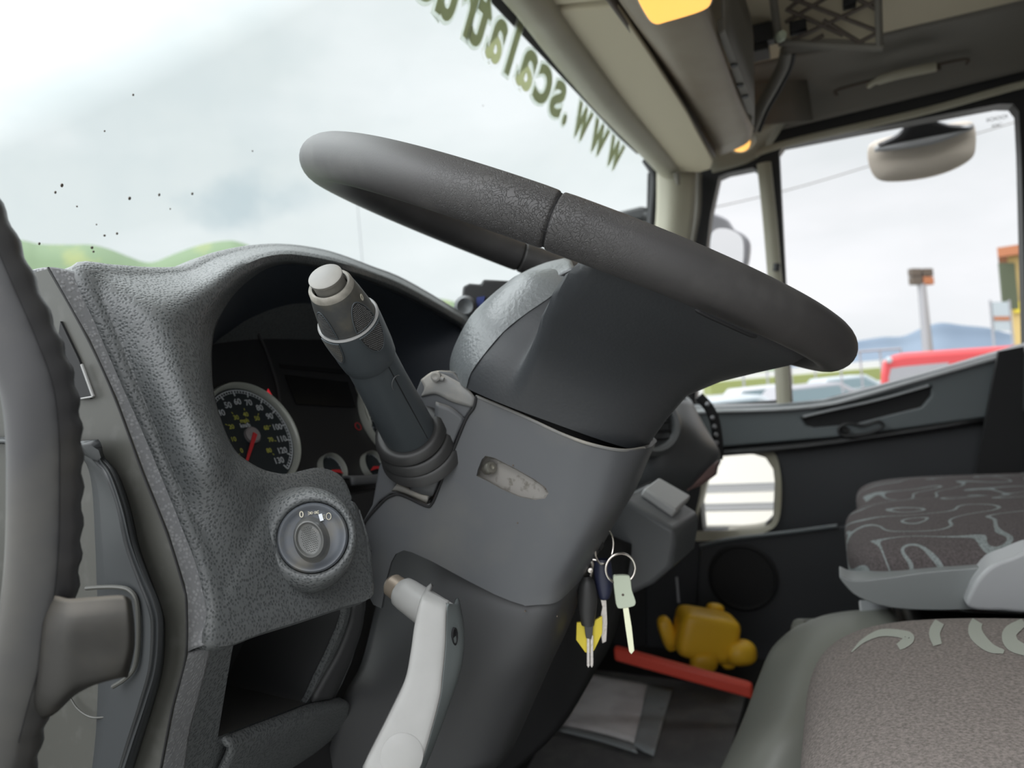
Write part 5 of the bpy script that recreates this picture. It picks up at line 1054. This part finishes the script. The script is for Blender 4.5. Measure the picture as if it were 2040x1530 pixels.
# ================================================================== GRAB HANDLE (driver's door pillar)
gh = thing('pillar_grab_handle', 'thick dark grey grab handle in the left foreground', 'handle', V(100, 900, .33))
path = [(-190, 200, .335), (-120, 330, .333), (-60, 440, .331), (-8, 560, .330), (44, 680, .330), (76, 770, .330), (88, 860, .330), (90, 960, .330), (88, 1080, .330), (80, 1180, .330), (60, 1290, .331), (30, 1400, .333), (5, 1500, .335), (-15, 1620, .338), (-40, 1760, .34)]
P3 = crv([V(*p) for p in path], 8); m = MB(); rows = []; n = len(P3); ml_ = []
for i, p in enumerate(P3):
    a = P3[max(0, i-1)]; b = P3[min(n-1, i+1)]; t = (b-a).normalized(); vd = p.normalized(); xr = vd.cross(t).normalized(); 
    if xr.dot(R) < 0: xr = -xr
    nr = (-vd+t*vd.dot(t)).normalized(); ring = []; s_ = i/(n-1)
    for k in range(40):
        ph = 2*math.pi*k/40; r_ = .0139
        w = max(0, math.cos(ph))**2; und = .0007*math.sin(i*1.35)*w
        r2 = r_*(1+.02*math.cos(ph*2))+und
        if abs(ph-math.radians(55)) < .1: r2 -= .0003
        ring.append(p+xr*r2*math.cos(ph)+nr*r2*.82*math.sin(ph))
    ml_.append(p+xr*.0139*math.cos(1.2)+nr*.0139*.825*math.sin(1.2)); rows.append(ring)
m.grid(rows, cu=True); m.face([m.v(p) for p in rows[0]]); m.face([m.v(p) for p in rows[-1]]); m.build('grip', M['handle'], gh, smooth=70)
rows = []
for (a, b, c, d) in (((60, 1180, .325), (150, 1190, .318), (150, 1395, .318), (40, 1440, .325)), ((120, 1186, .320), (190, 1186, .318), (185, 1372, .318), (100, 1410, .322)), ((168, 1187, .318), (236, 1186, .314), (232, 1345, .314), (160, 1378, .318)), ((175, 1190, .318), (258, 1190, .307), (257, 1332, .307), (195, 1362, .314)), ((178, 1192, .33), (264, 1200, .322), (263, 1325, .322), (196, 1360, .33))):
    P4 = [V(*a), V(*b), V(*c), V(*d)]; rows.append([P4[0]+F*.03, P4[0], P4[0].lerp(P4[3], .33), P4[0].lerp(P4[3], .66), P4[3], P4[3]+F*.03])
mount = [[V(90, 1180, .330), V(130, 1192, .318), V(175, 1190, .316), V(235, 1186, .316), V(256, 1190, .318), V(262, 1196, .334)],
         [V(85, 1240, .322), V(130, 1240, .312), V(175, 1235, .311), V(238, 1235, .312), V(262, 1238, .315), V(268, 1240, .334)],
         [V(80, 1300, .322), V(125, 1300, .312), V(175, 1292, .311), V(236, 1292, .312), V(262, 1292, .315), V(268, 1292, .334)],
         [V(70, 1380, .325), V(120, 1382, .316), V(165, 1362, .314), V(220, 1350, .314), V(248, 1345, .318), V(256, 1345, .334)],
         [V(55, 1440, .335), V(105, 1425, .332), V(150, 1385, .332), V(195, 1362, .332), V(238, 1350, .334), V(250, 1350, .345)]]
m = MB(); m.grid(surf(mount, 5, 5)); m.build('mounting_arm', mat('arm_plastic', (.024, .023, .021), .5, bump=('noise', 300, .1, .0004), var=(25, (.05, .046, .038), .45, .8), dust_light=((.2, .18, .15), .5), spec=.2), gh, solid=.004, smooth=60)
m = MB(); m.tube(crv([SP(a, b, .290) for a, b in ((172, 1172), (200, 1170), (235, 1170), (258, 1176), (272, 1196), (276, 1240), (275, 1290), (268, 1330), (250, 1352), (225, 1368))], 5), .0012, 8); m.build('recess_edge', M['side'], gh)
m = MB(); m.tube(crv([SP(a, b, .2975) for a, b in ((140, 1390), (155, 1412), (180, 1428), (210, 1428), (235, 1415))], 5), .0006, 6); m.build('moulded_arc', M['side'], gh)
m = MB(); hs = ml_[20:-20]; m.tube(hs, .0002, 5); m.build('mould_line', M['black'], gh)
# dark strip of the open door frame at the far left
m = MB(); m.prism([V(-260, 795, .46), V(14, 795, .46), V(14, 1210, .46), V(-40, 1640, .46), V(-260, 1640, .46)], F*.02); struct(m.build('trim_11', M['black']), 'black door seal at the left frame edge')

# ================================================================== KEYS
KD = .62
def ring3(name, px, py, r, tilt, label, wire=.0009):
    c = V(px, py, KD); m = MB(); ux = (R*math.cos(tilt)+F*math.sin(tilt)); uy = U
    m.tube([c+ux*math.cos(t)*r+uy*math.sin(t)*r for t in np.linspace(0, 2*math.pi, 41)[:-1]], wire, 8, closed=True); m.tube([c+F*.0012+ux*math.cos(t)*r*.98+uy*math.sin(t)*r*.98 for t in np.linspace(0, 2*math.pi, 41)[:-1]], wire*.8, 8, closed=True)
    return tag(m.build(name, M['metal']), label, 'key ring')
ring3('key_ring', 1204, 1090, .0138, .9, 'upper split ring hanging from the ignition', .0008)
ring3('key_ring', 1236, 1133, .0122, .15, 'lower bright split ring holding the pale green key', .0010)
kk = thing('key', 'key with pale green plastic head and shining blade', 'key', V(1245, 1200, KD))
pts = crv([V(a, b, KD-.002) for a, b in ((1222, 1152), (1228, 1147), (1250, 1147), (1256, 1152), (1259, 1175), (1266, 1196), (1266, 1204), (1260, 1209), (1236, 1213), (1229, 1208), (1226, 1190))], 3, True)
m = MB(); m.prism(pts, F*.005); m.build('head', M['keyw'], kk, bevel=.0015)
m = MB(); m.prism([V(a, b, KD-.0005) for a, b in ((1239, 1197), (1250, 1195), (1259, 1250), (1264, 1296), (1258, 1304), (1253, 1298), (1246, 1250))], F*.0018); m.build('blade', M['blade'], kk, bevel=.0003)
m = MB(); m.lathe(V(1241, 1185, KD-.002), -F, [(.0012, -.0002), (.001, .0002), (0, .0002)], 10); m.build('rivet', M['brown'], kk)
kk = thing('key', 'navy headed key hanging between the black key and the pale green key', 'key', V(1200, 1150, KD+.01))
m = MB(); rows = []
for a0, a1, b, dd in ((1184, 1216, 1114, .004), (1182, 1220, 1135, .006), (1185, 1222, 1165, .006), (1192, 1216, 1188, .005), (1196, 1210, 1194, .003)):
    c = V((a0+a1)/2, b, KD+.012); w = (a1-a0)/2*KD/FPX; rows.append([c+R*w*math.cos(t)-F*dd*math.sin(t) for t in np.linspace(0, 2*math.pi, 21)[:-1]])
m.grid(surf(rows, 1, 4, cu=True), cu=True); m.build('head', M['navyp'], kk, smooth=60)
m = MB(); m.prism([V(a, b, KD+.012) for a, b in ((1196, 1192), (1208, 1195), (1210, 1240), (1208, 1278), (1200, 1282), (1197, 1262), (1200, 1240), (1197, 1225), (1200, 1210))], F*.002); m.build('blade', M['bladeo'], kk, bevel=.0003)
kk = thing('key', 'black headed key with a yellow collar, leftmost of the hanging keys', 'key', V(1170, 1220, KD+.01))
rows = []
for a0, a1, b, dd in ((1160, 1176, 1148, .003), (1152, 1186, 1162, .006), (1150, 1190, 1190, .007), (1152, 1188, 1220, .006), (1158, 1184, 1245, .005)):
    c = V((a0+a1)/2, b, KD+.006); w = (a1-a0)/2*KD/FPX; rows.append([c+R*w*math.cos(t)-F*dd*math.sin(t) for t in np.linspace(0, 2*math.pi, 21)[:-1]])
m = MB(); m.grid(surf(rows, 1, 4, cu=True), cu=True); m.build('head', M['rubber'], kk, smooth=60)
m = MB(); m.prism([V(a, b, KD+.006) for a, b in ((1149, 1241), (1186, 1236), (1200, 1228), (1200, 1262), (1184, 1296), (1174, 1302), (1166, 1300), (1148, 1275))], F*.003); m.build('yellow_collar', M['tagy'], kk, bevel=.0004)
m = MB(); m.prism([V(a, b, KD+.002) for a, b in ((1164, 1240), (1182, 1240), (1181, 1262), (1178, 1274), (1168, 1272), (1166, 1262))], F*.004); m.build('neck', M['cover_dark'], kk, bevel=.0005)
m = MB()
for x in (1172, 1179): m.prism([V(x-2.6, 1266, KD+.003), V(x+2.6, 1266, KD+.003), V(x+2.6, 1326, KD+.003), V(x, 1330, KD+.003), V(x-2.6, 1326, KD+.003)], F*.002)
m.build('blade', M['bladeo'], kk)
m = MB(); m.tube(crv([V(1172, 1112, KD+.01), V(1180, 1120, KD+.01), V(1178, 1140, KD+.01), V(1174, 1158, KD+.008)], 4), .0013, 8); m.tube([V(1174, 1114, KD+.01), V(1188, 1116, KD+.01)], .001, 8); m.lathe(V(1176, 1136, KD+.006), -F, [(.002, -.001), (.002, .001), (0, .0015)], 10); tag(m.build('key_clip', M['metal']), 'small metal clip joining the black key to the ring', 'clip')
m = MB(); ig = V(1192, 1068, KD+.012); m.lathe(ig, (.3, -.95, .1), [(.012, -.02), (.012, .0), (.009, .003), (0, .003)], 24); m.build('ignition_lock', M['blackpl'], col)

# ================================================================== FLOOR THINGS
m = MB(); z = -.690
pts = [onZ(a, b, z) for a, b in ((1160, 1330), (1490, 1372), (1420, 1620), (1000, 1620))]; m.prism(pts, (0, 0, -.006)); tag(m.build('floor_mat', M['mat'], bevel=.002), 'dark grey floor mat in the middle of the cab', 'mat')
pp = thing('paper_sheet', 'creased white paper in a clear sleeve lying on the grey mat', 'paper', onZ(1210, 1420, z))
rows = [[onZ(a, b, z+.006) for a, b in r] for r in (((1172, 1342), (1230, 1352), (1298, 1364)), ((1148, 1385), (1215, 1392), (1288, 1410)), ((1118, 1445), (1200, 1462), (1272, 1485)))]
G('sheet', rows, M['paper'], pp, nu=6, nv=6, solid=.001)
rows = [[onZ(a, b, z+.010) for a, b in r] for r in (((1290, 1362), (1312, 1366), (1340, 1372)), ((1280, 1410), (1300, 1418), (1326, 1420)), ((1262, 1485), (1280, 1496), (1302, 1505)))]
G('sleeve_edge', rows, M['foil'], pp, nu=6, nv=6, solid=.001)
rows = [[onZ(a, b, z+.009) for a, b in r] for r in (((1118, 1445), (1200, 1462), (1265, 1482)), ((1112, 1455), (1195, 1476), (1270, 1500)))]
G('sleeve_bottom', rows, M['foil'], pp, nu=6, nv=3, solid=.001)
# red bar
p, q = V(1225, 1300, 1.62), V(1500, 1376, 1.52); m = MB(); m.box((p+q)/2, (q-p)/2, Vector((0, 0, 1))*.014, (q-p).cross(Vector((0, 0, 1))).normalized()*.012); tag(m.build('red_bar', M['red'], bevel=.006), 'red metal bar lying across the passenger footwell', 'bar')
# yellow object: a rounded canister with caps
yc = thing('yellow_plastic_can', 'lumpy yellow plastic object in the passenger footwell', 'container', V(1405, 1280, 1.72))
def blob(cpx, cpy, d, sx, sy, sz, rot, name, pw=3.2):
    c = V(cpx, cpy, d); u = R*math.cos(rot)+U*math.sin(rot); v = -R*math.sin(rot)+U*math.cos(rot); rows = []
    f_ = lambda t: math.copysign(abs(t)**(2/pw), t)
    for a in np.linspace(-math.pi/2+.02, math.pi/2-.02, 15):
        rows.append([c+u*sx*f_(math.cos(a))*f_(math.cos(b))+F*sz*f_(math.cos(a))*f_(math.sin(b))+v*sy*f_(math.sin(a)) for b in np.linspace(0, 2*math.pi, 33)[:-1]])
    m = MB(); m.grid(rows, cu=True); m.face([m.v(p) for p in rows[0]]); m.face([m.v(p) for p in rows[-1]]); return m.build(name, M['ylw'], yc, smooth=60, weld=1e-5)
blob(1405, 1263, 1.70, .066, .050, .05, -.17, 'body', 6); blob(1330, 1262, 1.72, .017, .040, .02, .32, 'spout', 3)
blob(1475, 1300, 1.66, .034, .026, .03, .1, 'cap', 2.6); blob(1425, 1212, 1.75, .020, .012, .016, -.1, 'handle_lug', 2.4); blob(1402, 1318, 1.66, .030, .022, .02, .05, 'foot', 2.6); blob(1450, 1325-5, 1.68, .016, .012, .02, .05, 'foot', 2.6)
m = MB(); m.tube([V(1348, 1150, 1.5), V(1352, 1200, 1.5)], .0025, 8); tag(m.build('thin_rod', M['postg']), 'thin grey rod standing behind the yellow object', 'rod')

# ================================================================== SEATS
def cushion(name, x0, x1, y0, y1, z0, z1, r, mt, parent, crown=.02, n=26):
    """rounded box with a crowned top: y1 is the front edge"""
    rows = []; cx_, cy_, cz_ = (x0+x1)/2, (y0+y1)/2, (z0+z1)/2; hx, hy, hz = (x1-x0)/2, (y1-y0)/2, (z1-z0)/2
    f_ = lambda t, p: math.copysign(abs(t)**p, t)
    for a in np.linspace(-math.pi/2+.01, math.pi/2-.01, n):
        row = []
        for b in np.linspace(0, 2*math.pi, 73)[:-1]:
            x = hx*f_(math.cos(a), .38)*f_(math.cos(b), .38); y = hy*f_(math.cos(a), .38)*f_(math.sin(b), .38); z = hz*f_(math.sin(a), .55)
            if z > 0: z += crown*(1-(x/hx)**2)*(1-(y/hy)**2)
            row.append(Vector((cx_+x, cy_+y, cz_+z)))
        rows.append(row)
    m = MB(); m.grid(rows, cu=True); m.face([m.v(p) for p in rows[0]]); m.face([m.v(p) for p in rows[-1]]); return m.build(name, mt, parent, smooth=60, weld=1e-5)
ps = thing('passenger_seat', 'middle passenger seat with swirl patterned dark fabric and grey base', 'seat', (1.24, -.25, -.70))
cushion('seat_cushion', 1.02, 1.42, -.52, .005, -.318, -.222, .05, M['seat'], ps, .004)
m = MB(); m.prism(crv([onX(a, b, 1.008) for a, b in ((1672, 1147), (1700, 1157), (1760, 1152), (1850, 1139), (1950, 1131), (2070, 1120), (2070, 1216), (1940, 1215), (1850, 1216), (1770, 1210), (1712, 1191), (1684, 1167))], 3, True), (.05, 0, 0)); m.build('seat_base', M['seatpl'], ps, bevel=.007, seg=4)
m = MB(); m.prism(crv([onX(a, b, .985) for a, b in ((1929, 1212), (1934, 1178), (1950, 1150), (1976, 1126), (2015, 1110), (2080, 1096), (2080, 1212), (2000, 1218))], 3, True), (.05, 0, 0)); m.build('hinge_cover', M['sill'], ps, bevel=.016, seg=6)
m = MB(); m.abox(1.06, 1.40, -.48, -.06, -.70, -.34); m.build('seat_pedestal', M['blackpl'], ps, bevel=.02)
cushion('backrest', 1.02, 1.42, -.70, -.52, -.32, .20, .05, M['seat'], ps, 0)
ps2 = thing('passenger_seat', 'outer passenger seat cushion behind the middle seat, beside the door', 'seat', (1.65, -.25, -.70))
cushion('seat_cushion', 1.46, 1.86, -.52, -.02, -.345, -.250, .05, M['seat'], ps2, .004)
cushion('backrest', 1.46, 1.86, -.70, -.52, -.32, .20, .05, M['seat'], ps2, 0)
m = MB(); m.abox(1.50, 1.82, -.48, -.06, -.70, -.34); m.build('seat_pedestal', M['blackpl'], ps2, bevel=.02)
ds = thing('driver_seat', 'driver seat cushion in brown grey fabric with pale swirls, bottom right corner', 'seat', (.62, -.25, -.70))
dc = cushion('seat_cushion', .36, .90, -.55, .050, -.42, -.25, .05, M['seatplain'], ds, .012, n=40)
m = MB(); m.abox(.42, .84, -.5, -.06, -.70, -.41); m.build('seat_pedestal', M['blackpl'], ds, bevel=.02)
cushion('backrest', .38, .86, -.74, -.54, -.38, .25, .05, M['seatplain'], ds, 0)
dg = bpy.context.evaluated_depsgraph_get(); bpy.context.view_layer.update()
bv = BVHTree.FromPolygons([v.co+ds.location for v in dc.data.vertices], [p.vertices for p in dc.data.polygons])
def stroke(m, pts, w):
    P_ = cr1([(a, b, w_) for (a, b), w_ in zip(pts, w)], 8); L_ = []; 
    for i, p in enumerate(P_):
        q = P_[min(i+1, len(P_)-1)]; q0 = P_[max(i-1, 0)]; t = np.array([q[0]-q0[0], q[1]-q0[1]]); t /= (np.linalg.norm(t)+1e-9); nn_ = np.array([-t[1], t[0]])
        row = []
        for s_ in (-1, 0, 1):
            d = dirv(p[0]+nn_[0]*p[2]*s_, p[1]+nn_[1]*p[2]*s_); hit = bv.ray_cast(CAM, d.normalized())
            if hit[0] is None: row = None; break
            row.append(hit[0]-CAM+hit[1]*.0006)
        if row: L_.append(row)
        elif L_: break
    if len(L_) > 1: m.grid(L_)
m = MB()
stroke(m, [(1697, 1300), (1720, 1278), (1755, 1262), (1795, 1264), (1812, 1272), (1800, 1284), (1790, 1290)], [1, 4, 7, 8, 10, 9, 7])
stroke(m, [(1884, 1222), (1872, 1240), (1862, 1262), (1868, 1286)], [8, 10, 11, 9])
stroke(m, [(1985, 1205), (1950, 1235), (1944, 1262), (1970, 1290), (2000, 1300)], [8, 11, 14, 10, 4])
stroke(m, [(2040, 1240), (2012, 1262), (2018, 1285), (2050, 1300)], [8, 14, 14, 10])
m.build('swirl_pattern', M['swirl'], ds, smooth=60, solid=0)
# grey vinyl cover between driver seat and footwell
tn = [[V(1775, 1213, 1.02), V(1700, 1216, 1.04), V(1640, 1226, 1.05), V(1590, 1246, 1.06)], [V(1790, 1240, .98), V(1700, 1250, .98), V(1620, 1260, 1.0), V(1545, 1286, 1.02)], [V(1790, 1320, .95), V(1700, 1320, .94), V(1590, 1325, .95), V(1517, 1345, 1.0)], [V(1790, 1400, .92), V(1690, 1400, .90), V(1570, 1405, .90), V(1492, 1415, .96)], [V(1790, 1480, .90), V(1680, 1480, .87), V(1540, 1480, .87), V(1462, 1485, .93)], [V(1790, 1620, .88), V(1650, 1620, .85), V(1500, 1620, .85), V(1400, 1620, .90)]]
tn = [r+[r[-1]*1.04+R*.006, r[-1]*1.14+R*.05] for r in tn]; tn = [[p*1.06+Vector((0, 0, -.012)) for p in tn[0]]]+tn
tg = G('engine_cover', tn, M['tunnel'], None, nu=5, nv=5, solid=.01); tag(tg, 'grey green vinyl engine cover between the driver seat and the footwell', 'engine cover')
m = MB(); m.box(V(1745, 1222, 1.04), (.03, 0, 0), (0, .02, 0), (0, 0, .010)); tag(m.build('belt_buckle', M['sill'], bevel=.003), 'pale grey block on the engine cover behind the driver seat', 'buckle')
